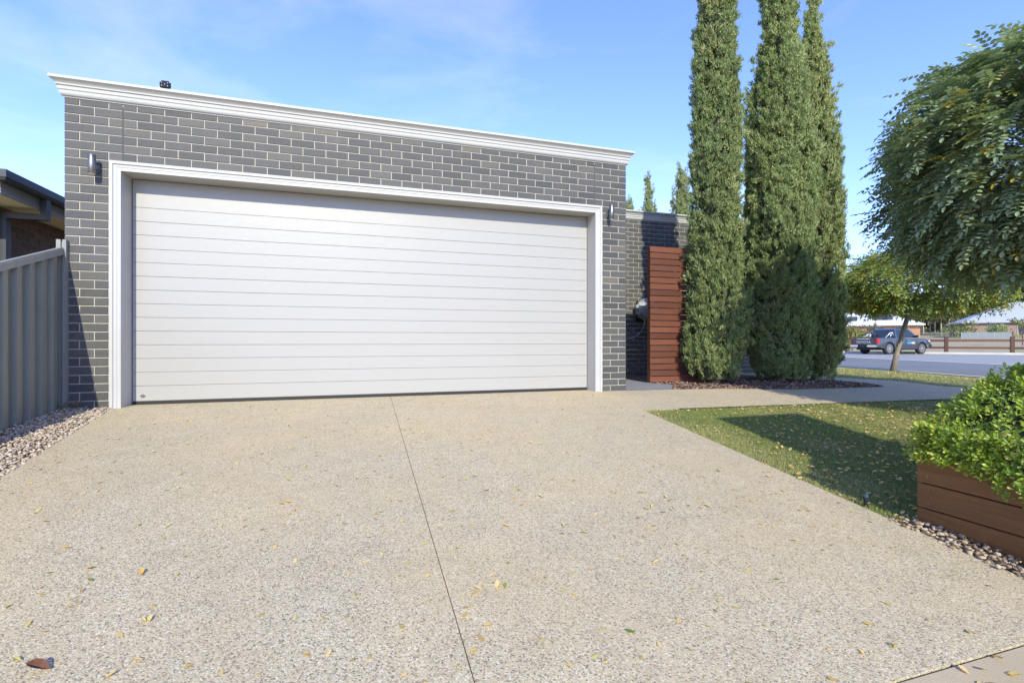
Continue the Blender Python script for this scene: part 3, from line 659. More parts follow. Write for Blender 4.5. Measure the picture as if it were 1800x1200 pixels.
# ------------------------------------------------------------------ gravel stones, mulch chips, grass, fallen leaves
ICO = None
def stones(n, pos, size, mat, name, seed, flat=0.62):
    rg = np.random.default_rng(seed)
    bm = bmesh.new(); bmesh.ops.create_icosphere(bm, subdivisions=1, radius=1); bv = np.array([v_.co[:] for v_ in bm.verts]); bf = np.array([[v_.index for v_ in f.verts] for f in bm.faces]); bm.free()
    nv = len(bv); Vs = np.zeros((n, nv, 3)); tn = np.zeros((n, nv))
    for i in range(n):
        s_ = size * rg.uniform(.55, 1.25) * np.array([rg.uniform(.8, 1.4), rg.uniform(.7, 1.1), rg.uniform(.5, .8) * flat / .62])
        q = bv * (1 + rg.uniform(-.38, .28, (nv, 1))) * s_
        a, t2 = rg.uniform(0, 6.28), rg.uniform(-.5, .5)
        rx = np.array([[1, 0, 0], [0, math.cos(t2), -math.sin(t2)], [0, math.sin(t2), math.cos(t2)]]); rz_ = np.array([[math.cos(a), -math.sin(a), 0], [math.sin(a), math.cos(a), 0], [0, 0, 1]])
        Vs[i] = q @ rx.T @ rz_.T + pos[i]; tn[i] = rg.random()
    Fs = (bf[None] + (np.arange(n) * nv)[:, None, None]).reshape(-1, 3)
    return link(bpy.data.objects.new(name, np_mesh(name, Vs.reshape(-1, 3), Fs, mat, tn.ravel())))
pos = []
rg = np.random.default_rng(11)
while len(pos) < 9000:
    v = -rg.random() ** 1.0 * 3.4; u = rg.uniform(-.02, EL(v) + .02 * rg.random()); x, y, _ = W(u, v)
    pos.append((x, y, g(x, y) + rg.uniform(-.012, .020) * (1 if u < EL(v) - .03 else .3)))
tag(stones(len(pos), np.array(pos), 0.0120, M['stone'], 'gravel', 1), 'pale crushed stones between the grey fence and the driveway', 'gravel', None, 'stuff')
pos = []
while len(pos) < 420:
    v = rg.uniform(-4.74, -3.86); u = rg.uniform(E(v) - .025, 5.735)
    if rg.random() > .35 + .65 * (v < -3.95): continue
    x, y, _ = W(u, v); pos.append((x, y, g(x, y) + rg.uniform(-.012, .014)))
tag(stones(len(pos), np.array(pos), .0125, M['stone_tan'], 'gravel', 2), 'pale stones along the foot of the timber planter', 'gravel', None, 'stuff')
# mulch chips
def inside(poly, x, y):
    c = False; n_ = len(poly)
    for i in range(n_):
        (x0, y0), (x1, y1) = poly[i], poly[(i + 1) % n_]
        if (y0 > y) != (y1 > y) and x < (x1 - x0) * (y - y0) / (y1 - y0) + x0: c = not c
    return c
mpoly = [(6.95, -.05), (7.75, -.13), (8.83, -.37), (10.54, -.44), (10.61, -.15), (10.2, .9), (9.9, 1.4), (7.25, 1.1), (7.35, .5)]
pos = []
while len(pos) < 3600:
    u, v = rg.uniform(6.9, 10.7), rg.uniform(-.45, 1.4)
    if inside(mpoly, u, v):
        x, y, _ = W(u, v); pos.append((x, y, g(x, y) + rg.uniform(-.01, .016)))
tag(stones(len(pos), np.array(pos), .019, M['chip'], 'mulch', 3, .4), 'reddish bark mulch under the cypresses', 'mulch', None, 'stuff')

def blades(name, P, h, w, mat, seed, label):
    rg_ = np.random.default_rng(seed); n = len(P); a = rg_.uniform(0, 2 * np.pi, n); hh = h * rg_.uniform(.5, 1.25, n); ww = w * rg_.uniform(.7, 1.3, n)
    ln = rg_.uniform(.2, 1.1, n)[:, None] * hh[:, None] * np.stack([np.cos(a * 3.7), np.sin(a * 3.7)], 1)
    d = np.stack([np.cos(a), np.sin(a)], 1) * ww[:, None]
    V = np.zeros((n, 3, 3)); V[:, 0, :2] = P[:, :2] - d; V[:, 1, :2] = P[:, :2] + d; V[:, 0, 2] = V[:, 1, 2] = P[:, 2]; V[:, 2, :2] = P[:, :2] + ln; V[:, 2, 2] = P[:, 2] + hh
    pn = np.column_stack([P[:, :2] * 2.2, np.zeros(n)])
    tint = np.clip(.42 + .3 * vnoise(pn, 5) + rg_.normal(0, .16, n), 0, .99)
    o = link(bpy.data.objects.new(name, np_mesh(name, V.reshape(-1, 3), np.arange(3 * n).reshape(-1, 3), mat, np.repeat(tint, 3))))
    return tag(o, label, 'grass', None, 'stuff')
def scatter(n, u0, u1, v0, v1, test, seed, bias=None):
    rg_ = np.random.default_rng(seed); out = []
    while len(out) < n:
        u, v = rg_.uniform(u0, u1), rg_.uniform(v0, v1)
        if test(u, v) and (bias is None or rg_.random() < bias(u, v)): out.append((u, v))
    q = np.array(out); x = X0 + q[:, 0] * CT - q[:, 1] * ST; y = Y0 + q[:, 0] * ST + q[:, 1] * CT
    return np.stack([x, y, G(x, y) - .012], 1)
lt = lambda u, v: u > E(min(v, -1.15)) - .012 and v < -1.15 - (u - 5.77) * .043 + .01
P1 = scatter(88000, 5.5, 9.2, -3.95, -1.1, lt, 21); P2 = scatter(22000, 9.2, 12.4, -3.9, -1.1, lt, 22)
blades('lawn_grass', np.vstack([P1, P2]), .022, .0022, M['grass'], 4, 'short green lawn grass between the driveway and the garden path')
rg_ = np.random.default_rng(31); out = []
while len(out) < 30000:
    x, y = rg_.uniform(5.4, 11.25), rg_.uniform(5.0, 17)
    if inside(verge_poly, x, y): out.append((x, y))
q = np.array(out); blades('verge_grass', np.column_stack([q, G(q[:, 0], q[:, 1]) - .012]), .028, .006, M['grass_dry'], 6, 'dry yellowish verge grass between the garden path and the road')

def leaf_mesh(name, L, Wd, fold, curl, mat, segs=3):          # an oval leaf with a fold along the midrib, lying along +x
    b_ = MB(); vs_ = []; prof = [0.0, .62, 1.0, .86, .0] if segs == 3 else [0, .9, 1.0, 0]
    n_ = len(prof)
    for i, p_ in enumerate(prof):
        x = L * i / (n_ - 1); z = curl * L * ((i / (n_ - 1)) ** 2)
        vs_ += [(x, -Wd / 2 * p_, z + fold * Wd * p_), (x, 0, z), (x, Wd / 2 * p_, z + fold * Wd * p_)]
    fs_ = []
    for i in range(n_ - 1):
        a_ = 3 * i
        for s_ in (0, 1):
            q_ = [a_ + s_, a_ + s_ + 1, a_ + s_ + 4, a_ + s_ + 3]
            fs_.append(q_)
    b_.add(vs_, fs_)
    me = bpy.data.meshes.new(name); me.from_pydata(b_.v, [], b_.f); bm = bmesh.new(); bm.from_mesh(me); bmesh.ops.remove_doubles(bm, verts=bm.verts, dist=1e-6); bm.to_mesh(me); bm.free()
    me.materials.append(mat); me.update(); return me
lv = [leaf_mesh('fallen_leaf', .034, .018, .12, .15, M['fallen']), leaf_mesh('fallen_leaf', .040, .020, .2, .3, M['fallen']), leaf_mesh('fallen_leaf', .029, .017, .05, -.15, M['fallen']), leaf_mesh('fallen_leaf', .033, .012, .3, .4, M['fallen'])]
lg = [leaf_mesh('fallen_leaf', .045, .015, .15, .1, M['fallen_green']), leaf_mesh('fallen_leaf', .036, .018, .1, .2, M['fallen_green'])]
rl = random.Random(17)
def on_drive(n, label, group, mats, u0, u1, v0, v1):
    k = 0
    while k < n:
        u, v = rl.uniform(u0, u1), v0 + (v1 - v0) * rl.random() ** 1.1
        if v > -4.75 and not (EL(v) + .05 < u < E(min(v, -1.15)) - .02): continue
        x, y, _ = W(u, v); k += 1
        o = inst('fallen_leaf', rl.choice(mats), None, (x, y, g(x, y) + .005), (rl.uniform(-.15, .15), rl.uniform(-.2, .1), rl.uniform(0, 6.28)), (s_ := rl.uniform(.6, 1.05), s_, s_))
        tag(o, label, 'leaf', group)
on_drive(298, 'small yellow fallen leaf lying on the pebbled driveway', 'yellow leaves on the driveway', lv, .5, 5.75, -4.72, -.05)
on_drive(12, 'green fallen leaf lying on the pebbled driveway', 'green leaves on the driveway', lg, .8, 5.6, -4.7, -1.5)
on_drive(24, 'small yellow fallen leaf on the tan concrete footpath', 'yellow leaves on the street footpath', lv, 3.95, 5.25, -4.92, -4.752)
b = leaf_mesh('brown_leaf', .06, .046, .35, .5, M['brown_leaf']); x, y, _ = W(1.900, -4.021)
tag(inst('dry_leaf', b, None, (x, y, g(x, y) + .006), (0, 0, R(200))), 'large curled brown leaf at the near left of the driveway', 'leaf')
# leaves strewn on the lawn: too many to count
def leaf_litter(name, P, size, mat, seed, label):
    rg_ = np.random.default_rng(seed); n = len(P); base = np.array([[0, 0, 0], [.35, -.27, .08], [.75, -.24, .1], [1, 0, .16], [.75, .24, .1], [.35, .27, .08]]) - [.5, 0, 0]
    V = np.zeros((n, 6, 3))
    for i in range(n):
        a = rg_.uniform(0, 6.28); tl = rg_.normal(0, .25, 2); s_ = size * rg_.uniform(.6, 1.2); q_ = base * s_
        q_ = q_ * np.array([1, rg_.uniform(.7, 1.2), rg_.uniform(-.5, 1.4)]); c_, d_ = math.cos(a), math.sin(a)
        z_ = q_[:, 2] + q_[:, 0] * tl[0] + q_[:, 1] * tl[1]
        V[i] = np.stack([q_[:, 0] * c_ - q_[:, 1] * d_, q_[:, 0] * d_ + q_[:, 1] * c_, z_], 1) + P[i]
    o = link(bpy.data.objects.new(name, np_mesh(name, V.reshape(-1, 3), np.arange(6 * n).reshape(-1, 6), mat, np.repeat(rg_.random(n), 6))))
    return tag(o, label, 'leaves', None, 'stuff')
P = scatter(2300, 5.6, 9.6, -3.95, -1.2, lt, 41, lambda u, v: .12 + .88 * float(sstep(5.9, 7.2, u + (-1.2 - v) * .45)))
P[:, 2] += .026; leaf_litter('leaf_litter', P, .034, M['fallen'], 42, 'scattered yellow fallen leaves on the lawn')
rg_ = np.random.default_rng(51); q = np.column_stack([rg_.uniform(5.6, 11, 260), rg_.uniform(7.5, 14, 260)]); q = np.array([p_ for p_ in q if inside(verge_poly, *p_)])
leaf_litter('leaf_litter', np.column_stack([q, G(q[:, 0], q[:, 1]) + .014]), .05, M['fallen'], 52, 'yellow fallen leaves on the verge beside the road')
P = scatter(620, .5, 5.75, -4.7, -.1, lambda u, v: EL(v) + .05 < u < E(min(v, -1.15)) - .02, 61); P[:, 2] += .015
leaf_litter('leaf_litter', P, .026, M['fallen'], 62, 'tiny yellow leaf scraps strewn over the pebbled driveway')
# weeds at the fence foot
for k, (u, v) in enumerate(((.03, -.10), (.13, -.06))):
    b = MB(); rw = random.Random(60 + k); x, y, _ = W(u, v)
    for i in range(9):
        a, l_ = rw.uniform(0, 6.28), rw.uniform(.05, .12); top = (l_ * .5 * math.cos(a), l_ * .5 * math.sin(a), l_)
        b.tube([(0, 0, 0), (top[0] * .4, top[1] * .4, l_ * .6), top], [.0016, .0013, .001], 4)
        for j in range(4):
            c_ = Vector(top) * rw.uniform(.5, 1); e1 = Vector((rw.uniform(-1, 1), rw.uniform(-1, 1), .4)).normalized() * .014; e2 = e1.orthogonal().normalized() * .006
            b.add([c_, c_ + e1 * .5 + e2, c_ + e1, c_ + e1 * .5 - e2], [(0, 1, 2, 3)], rw.random())
    o = b.build('weed', M['weed']); o.location = (x, y, g(x, y))
    tag(o, ['wispy brown weed growing in the gravel against the fence post', 'small wispy weed in the gravel against the brick pier'][k], 'weed')
# sprinkler at the lawn edge
x, y, _ = W(E(-3.72) + .05, -3.72)
sp = tag(empty('sprinkler', (x, y, g(x, y) - .02)), 'small black pop-up sprinkler with teal cap at the lawn edge', 'sprinkler')
b = MB(); b.lathe([(.012, 0), (.012, .05), (.016, .052), (.016, .066), (.0, .066)], n=14); b.build('stem', M['black_plastic'], sp)
b = MB(); b.lathe([(.013, .066), (.013, .08), (.006, .084), (0, .084)], n=14); b.build('cap', M['sprinkler_top'], sp)

# ------------------------------------------------------------------ timber planter with its hedge
PU, PV, PT = 5.715, -3.945, .045
pl = tag(frame_empty('timber_planter'), 'brown oiled timber planter box beside the driveway with a hedge in it', 'planter')
PB = [(-.60, -.242), (-.236, -.106), (-.100, PT)]
for za, zb in PB:
    b = MB(); b.rbox(PU, PU + .03, -6.6, PV, za, zb, .003); b.build('board', M['planter'], pl)
    b = MB(); b.rbox(PU + .031, 8.6, PV - .03, PV - .0015, za, zb, .003); b.build('board', M['planter'], pl)
b = MB(); b.rbox(PU - .012, 8.6, PV - .034, PV + .008, PT + .0005, PT + .012, .003); b.build('cap_board', M['planter'], pl)
b = MB(); b.box(PU + .04, 8.55, -6.5, PV - .035, -.5, -.02); b.build('soil', M['mulch'], pl)
for v in (PV - .055, PV - .95):
    for za, zb in PB:
        for z in ((za + zb) / 2 - .035, (za + zb) / 2 + .035):
            if z < -.3: continue
            b = MB(); b.lathe([(0, -.0022), (.005, -.0022), (.0055, -.0005), (0, -.0005)], (0, 0, 0), 'x', 10); o = b.build('screw', M['screw'], pl); o.location = (PU, v + random.uniform(-.006, .006), z)

hd = tag(frame_empty('hedge'), 'glossy bright green hedge spilling over the timber planter', 'hedge')
def hedge_h(u, v):                                           # top surface over the bed
    a = sstep(5.56, 6.1, u); c = sstep(-3.84, -4.2, v)
    lump = .06 * vnoise(np.column_stack([u * 2.6, v * 2.6, np.zeros_like(u)]), 9) + .03 * vnoise(np.column_stack([u * 7, v * 7, np.zeros_like(u)]), 10)
    return .05 + .50 * np.sqrt(np.clip(a, 0, 1)) * np.sqrt(np.clip(c, 0, 1)) * (1 + .0 * u) + .07 * sstep(6.2, 7.2, u) + lump
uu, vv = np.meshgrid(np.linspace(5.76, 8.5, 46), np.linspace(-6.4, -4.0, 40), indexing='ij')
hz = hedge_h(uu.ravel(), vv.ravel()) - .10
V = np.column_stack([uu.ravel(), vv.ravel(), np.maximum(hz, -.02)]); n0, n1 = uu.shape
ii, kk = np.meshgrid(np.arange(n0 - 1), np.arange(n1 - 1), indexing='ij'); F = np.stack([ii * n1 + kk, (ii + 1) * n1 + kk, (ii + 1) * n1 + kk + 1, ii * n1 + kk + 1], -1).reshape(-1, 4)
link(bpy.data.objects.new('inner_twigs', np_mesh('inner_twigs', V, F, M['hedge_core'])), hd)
def small_leaf(L, w_, f, c_):
    me = bpy.data.meshes.new('leaf')
    me.from_pydata([(0, 0, 0), (L * .38, w_ * .42, f * w_), (L * .75, w_ * .46, f * w_ + c_ * L * .5), (L, 0, c_ * L), (L * .75, -w_ * .46, f * w_ + c_ * L * .5), (L * .38, -w_ * .42, f * w_)], [], [(0, 3, 2, 1), (0, 5, 4, 3)])
    me.materials.append(M['hedge']); me.update(); return me
hl = [small_leaf(.030, .0145, .18, .1), small_leaf(.026, .013, .1, -.15), small_leaf(.022, .0115, .2, .05)]
rg_ = np.random.default_rng(77); shoots = []
while len(shoots) < 5600:
    u, v = rg_.uniform(5.64, 8.2), rg_.uniform(-6.0, -3.94)
    if u > 7.1 and rg_.random() < .6: continue
    if v < -5.2 and rg_.random() < .7: continue
    z = float(hedge_h(np.array([u]), np.array([v]))[0]) - rg_.random() ** 1.5 * .12
    nx, ny = -max(0, 6.1 - u) * 1.6, max(0, v + 4.25) * .9
    shoots.append((u, v, z, nx, ny))
for k in range(900):                                         # shoots hanging over the front board
    v = -4.0 - 1.6 * rg_.random() ** 1.4; dr = rg_.random() ** 1.3; lim = .02 + .15 * float(sstep(-4.1, -4.6, np.array(v)))
    shoots.append((5.70 - .075 * rg_.random(), v, PT + .16 - dr * (lim + .16), -1.2, 0.0))
allL = []
for (u, v, z, nx, ny) in shoots:
    ax = Vector((nx + rg_.normal(0, .35), ny + rg_.normal(0, .35), 1.0)).normalized(); k = int(rg_.integers(5, 10)); ph = rg_.uniform(0, 6.28); a1 = ax.orthogonal().normalized(); a2 = ax.cross(a1)
    sh = float(np.clip(.45 + .3 * vnoise(np.array([[u * 3, v * 3, z * 3]]), 3)[0] + rg_.normal(0, .20), 0, .95))
    for i in range(k):
        t_ = ph + i * 2.4; up = .25 + .75 * i / k; d = (a1 * math.cos(t_) + a2 * math.sin(t_)) * (1.1 - .55 * up) + ax * up * .8
        p0 = Vector((u, v, z)) + ax * (.028 * i / k) + d.normalized() * .004
        allL.append((p0, d.normalized(), ax, int(rg_.integers(0, 3)), float(np.clip(sh + rg_.normal(0, .08), 0, .98)), rg_.uniform(.75, 1.2)))
def leaf_matrix(p0, d, ax, s_):
    side = ax.cross(d); side = side.normalized() if side.length > 1e-4 else d.orthogonal().normalized(); nrm = d.cross(side)
    m_ = Matrix((d, side, nrm)).transposed().to_4x4() @ Matrix.Scale(s_, 4); m_.translation = p0; return m_
uc, vc = UV(0, 0)
def cam_d2(p): return (p.x - uc) ** 2 + (p.y - vc) ** 2 + (p.z - CAM_Z) ** 2
def infront(p):                                              # roughly inside the picture
    w_ = Vector(W(p.x, p.y, p.z)); return w_.y > .5 and abs(w_.x / w_.y) < 1.06
order = sorted(range(len(allL)), key=lambda i: (not infront(allL[i][0]), cam_d2(allL[i][0]) - 4.0 * max(0, allL[i][0].z)))
big = set(order[:296])
lvd = [(np.array([v_.co[:] for v_ in m_.vertices]), [list(p_.vertices) for p_ in m_.polygons]) for m_ in hl]
mbh = MB()
for i, (p0, d, ax, kd, ti, s_) in enumerate(allL):
    m_ = leaf_matrix(p0, d, ax, s_)
    if i in big:
        o = inst('leaf', hl[kd], hd); o.matrix_local = m_
    else:
        c_ = lvd[kd][0] @ np.array(m_.to_3x3()).T + np.array(p0); mbh.v += [tuple(q_) for q_ in c_]; n_ = len(mbh.v) - len(c_); mbh.f += [tuple(j + n_ for j in q_) for q_ in lvd[kd][1]]; mbh.t += [ti] * len(c_)
me = bpy.data.meshes.new('foliage'); me.from_pydata(mbh.v, [], mbh.f); a = me.attributes.new('tint', 'FLOAT', 'POINT'); a.data.foreach_set('value', mbh.t); me.materials.append(M['hedge'])
tag(link(bpy.data.objects.new('foliage', me), hd), kind='stuff')

# ------------------------------------------------------------------ plain board beside the planter (added out of view to cast the shadow on lawn and hedge)
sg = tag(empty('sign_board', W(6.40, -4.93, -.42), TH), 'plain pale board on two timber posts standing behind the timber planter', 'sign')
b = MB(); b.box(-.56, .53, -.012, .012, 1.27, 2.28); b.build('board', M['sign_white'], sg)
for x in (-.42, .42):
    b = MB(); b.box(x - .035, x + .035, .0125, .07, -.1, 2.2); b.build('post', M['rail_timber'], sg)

# ------------------------------------------------------------------ cypresses
def cypress(x, y, H, prof, seed, label, tufts=3600, per=24, cones=0, lean=(0, 0), size=1.0, ph=None):
    rg_ = np.random.default_rng(seed); z0 = g(x, y)
    tr = tag(empty('cypress_tree', (x, y, z0 - .02)), label, 'tree', 'tall narrow cypresses')
    hs = np.array([p_[0] for p_ in prof]); rs_ = np.array([p_[1] for p_ in prof])
    Rf = lambda z: np.interp(z, hs, rs_)
    zg = np.linspace(.05, H * .985, 400); cdf = np.cumsum(Rf(zg) + .02); cdf /= cdf[-1]
    def lump(z, a):
        p_ = np.column_stack([np.cos(a) * 1.9, np.sin(a) * 1.9, z * .9]); p2 = np.column_stack([np.cos(a) * 4.4, np.sin(a) * 4.4, z * 2.0])
        return 1 + .14 * vnoise(p_, seed) + .08 * vnoise(p2, seed + 1)
    nc = tufts // 4                                          # upright plumes that make the surface
    zc_ = np.interp(rg_.random(nc), cdf, zg); a_c = rg_.uniform(0, 2 * np.pi, nc)
    rc_ = np.maximum(Rf(zc_) * lump(zc_, a_c) - .075 * size, .012) * (1 - .10 * rg_.random(nc) ** 2) + rg_.normal(0, .010, nc)
    stray = rg_.random(nc) < .015; rc_[stray] *= rg_.uniform(1.06, 1.2, stray.sum())
    radc = np.column_stack([np.cos(a_c), np.sin(a_c), np.zeros(nc)])
    axc = radc * rg_.uniform(.04, .30, (nc, 1)) + np.array([0, 0, 1.0]) + rg_.normal(0, .12, (nc, 3)); axc /= np.linalg.norm(axc, axis=1)[:, None]
    lc = size * rg_.uniform(.16, .38, nc); wc = size * rg_.uniform(.026, .050, nc); tc_ = np.clip(.44 + .24 * vnoise(np.column_stack([rc_ * np.cos(a_c), rc_ * np.sin(a_c), zc_]) * 1.3, seed + 2) + rg_.normal(0, .15, nc), 0, .9)
    ic = rg_.integers(0, nc, tufts); sc = rg_.random(tufts)
    C = np.column_stack([rc_ * np.cos(a_c), rc_ * np.sin(a_c), zc_])[ic] + axc[ic] * (sc * lc[ic])[:, None] + rg_.normal(0, 1, (tufts, 3)) * (wc[ic] * (1.05 - .8 * sc))[:, None]
    C[:, 0] += lean[0] * C[:, 2]; C[:, 1] += lean[1] * C[:, 2]; C[:, 2] = np.maximum(C[:, 2], .02)
    ax = axc[ic] + rg_.normal(0, .22, (tufts, 3)); ax /= np.linalg.norm(ax, axis=1)[:, None]
    tl = size * rg_.uniform(.05, .10, tufts); ti = np.clip(tc_[ic] + rg_.normal(0, .06, tufts), 0, .93)
    n = tufts * per; idx = np.repeat(np.arange(tufts), per)
    s_ = rg_.random(n); d = ax[idx] + rg_.normal(0, .34, (n, 3)); d /= np.linalg.norm(d, axis=1)[:, None]
    base = C[idx] + ax[idx] * (s_ * tl[idx])[:, None] * .8 + rg_.normal(0, .017 * size, (n, 3))
    L = size * rg_.uniform(.030, .066, n); w_ = size * rg_.uniform(.0055, .0105, n)
    sd_ = np.cross(d, rg_.normal(0, 1, (n, 3))); sd_ /= np.linalg.norm(sd_, axis=1)[:, None] + 1e-9
    V = np.zeros((n, 3, 3)); V[:, 0] = base + sd_ * w_[:, None]; V[:, 1] = base + d * L[:, None]; V[:, 2] = base - sd_ * w_[:, None]
    tint = np.clip(ti[idx] + rg_.normal(0, .06, n), 0, .99)
    cr_ = link(bpy.data.objects.new('crown', np_mesh('crown', V.reshape(-1, 3), np.arange(3 * n).reshape(-1, 3), M['cypress'], np.repeat(tint, 3))), tr); tag(cr_, kind='stuff')
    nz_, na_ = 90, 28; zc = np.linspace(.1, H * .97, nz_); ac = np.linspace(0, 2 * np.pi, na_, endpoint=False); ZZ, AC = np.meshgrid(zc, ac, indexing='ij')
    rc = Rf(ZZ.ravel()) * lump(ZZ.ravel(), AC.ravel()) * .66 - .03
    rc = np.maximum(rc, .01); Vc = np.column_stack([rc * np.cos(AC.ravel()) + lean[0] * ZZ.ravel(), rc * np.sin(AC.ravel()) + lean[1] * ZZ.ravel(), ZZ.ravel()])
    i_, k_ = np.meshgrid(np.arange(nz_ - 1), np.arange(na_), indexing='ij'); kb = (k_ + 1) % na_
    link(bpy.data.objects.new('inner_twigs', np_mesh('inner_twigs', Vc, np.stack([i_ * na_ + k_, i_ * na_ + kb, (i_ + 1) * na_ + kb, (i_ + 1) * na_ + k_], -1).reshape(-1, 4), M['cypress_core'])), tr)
    b_ = MB(); b_.tube([(0, 0, -.1), (lean[0] * H * .5, lean[1] * H * .5, H * .5), (lean[0] * H * .9, lean[1] * H * .9, H * .9)], [.09, .06, .02], 10); b_.build('trunk', M['bark'], tr)
    if cones:
        k = cones; zc = np.interp(rg_.random(k), [0, .12, 1], [H * .28, H * .45, H * .97]); ac = rg_.uniform(0, 2 * np.pi, k)
        cl = rg_.integers(0, k // 3, k); zc = zc[cl] + rg_.normal(0, .05, k); ac = ac[cl] + rg_.normal(0, .12, k)
        rc = Rf(zc) * lump(zc, ac) * rg_.uniform(.95, 1.05, k); pos_ = np.column_stack([rc * np.cos(ac) + lean[0] * zc, rc * np.sin(ac) + lean[1] * zc, zc])
        o = stones(k, pos_, .014, M['cone'], 'cones', seed + 5, .9); o.parent = tr; tag(o, kind='stuff')
    return tr
cypress(3.25, 7.72, 8.6, [(0, .36), (.25, .44), (.7, .47), (1.2, .44), (1.9, .39), (3.0, .345), (4.2, .36), (5.2, .32), (6.2, .265), (7.5, .17), (8.6, .02)], 101, 'sunlit tall cypress directly beside the red timber screen', 7600, 34, 420, (.004, 0))
cypress(4.52, 8.12, 8.2, [(0, .38), (.3, .49), (.9, .55), (1.8, .55), (2.6, .53), (3.6, .53), (4.7, .43), (5.5, .30), (6.4, .22), (8.2, .02)], 102, 'widest cypress, middle of the three tall ones, studded with cones', 8600, 34, 620)
cypress(5.42, 8.55, 6.85, [(0, .30), (.3, .41), (1.0, .44), (2.0, .44), (3.0, .43), (4.0, .39), (5.0, .27), (6.0, .14), (6.85, .01)], 103, 'shorter cypress with a pointed tip, nearest the road of the three tall ones', 5600, 34, 300, (-.012, 0))
bgp = [(0, .36), (1.0, .42), (3.0, .38), (4.4, .29), (5.2, .19), (6, .07)]
cypress(5.40, 15.3, 6.32, [(h * 1.05, r_ * 1.35) for h, r_ in bgp], 104, 'taller cypress top showing above the set-back wall beside the tall cypresses', 3600, 22, 60, size=.95)
cypress(4.36, 15.4, 6.0, bgp, 105, 'slender cypress top in the middle above the set-back wall', 3200, 22, 20, size=.95)
cypress(3.75, 15.4, 5.32, [(h * .88, r_ * .8) for h, r_ in bgp], 106, 'tiny cypress tip just above the cornice next to the garage corner', 2200, 22, 0, size=.95)

# ------------------------------------------------------------------ robinias
def pinnate(L, nl, mat, rs_, droop, ls=.047):                         # a compound leaf along +x
    b_ = MB(); pts = [(L * s_, 0, -droop * L * s_ ** 2) for s_ in (0, .25, .5, .75, 1)]
    b_.tube(pts, [.0016, .0014, .0012, .001, .0008], 3, False)
    def leaflet(p0, d, l_, w_):
        d = d.normalized(); n_ = Vector((0, 0, 1)); sd_ = d.cross(n_).normalized(); nn = sd_.cross(d); f = .12 * w_
        vs_ = [p0, p0 + d * l_ * .3 + sd_ * w_ * .46 + nn * f, p0 + d * l_ * .72 + sd_ * w_ * .42 + nn * f, p0 + d * l_, p0 + d * l_ * .72 - sd_ * w_ * .42 + nn * f, p0 + d * l_ * .3 - sd_ * w_ * .46 + nn * f]
        b_.add(vs_, [(0, 1, 2, 3), (0, 3, 4, 5)])
    for i in range(nl):
        s_ = .2 + .76 * i / (nl - 1); p0 = Vector((L * s_, 0, -droop * L * s_ ** 2)); tang = Vector((1, 0, -2 * droop * s_)).normalized()
        for sg_ in (-1, 1):
            d = Vector((0, sg_, 0)) + tang * rs_.uniform(.25, .5) + Vector((0, 0, rs_.uniform(-.45, .12))); k = 1 - .35 * abs(s_ - .55)
            leaflet(p0, d, ls * k * rs_.uniform(.85, 1.12), ls * .52 * k)
    leaflet(Vector(pts[-1]), Vector((1, 0, -2 * droop)), ls, ls * .52)
    me_ = bpy.data.meshes.new('leaf'); me_.from_pydata(b_.v, [], b_.f); me_.materials.append(mat); me_.update(); return me_
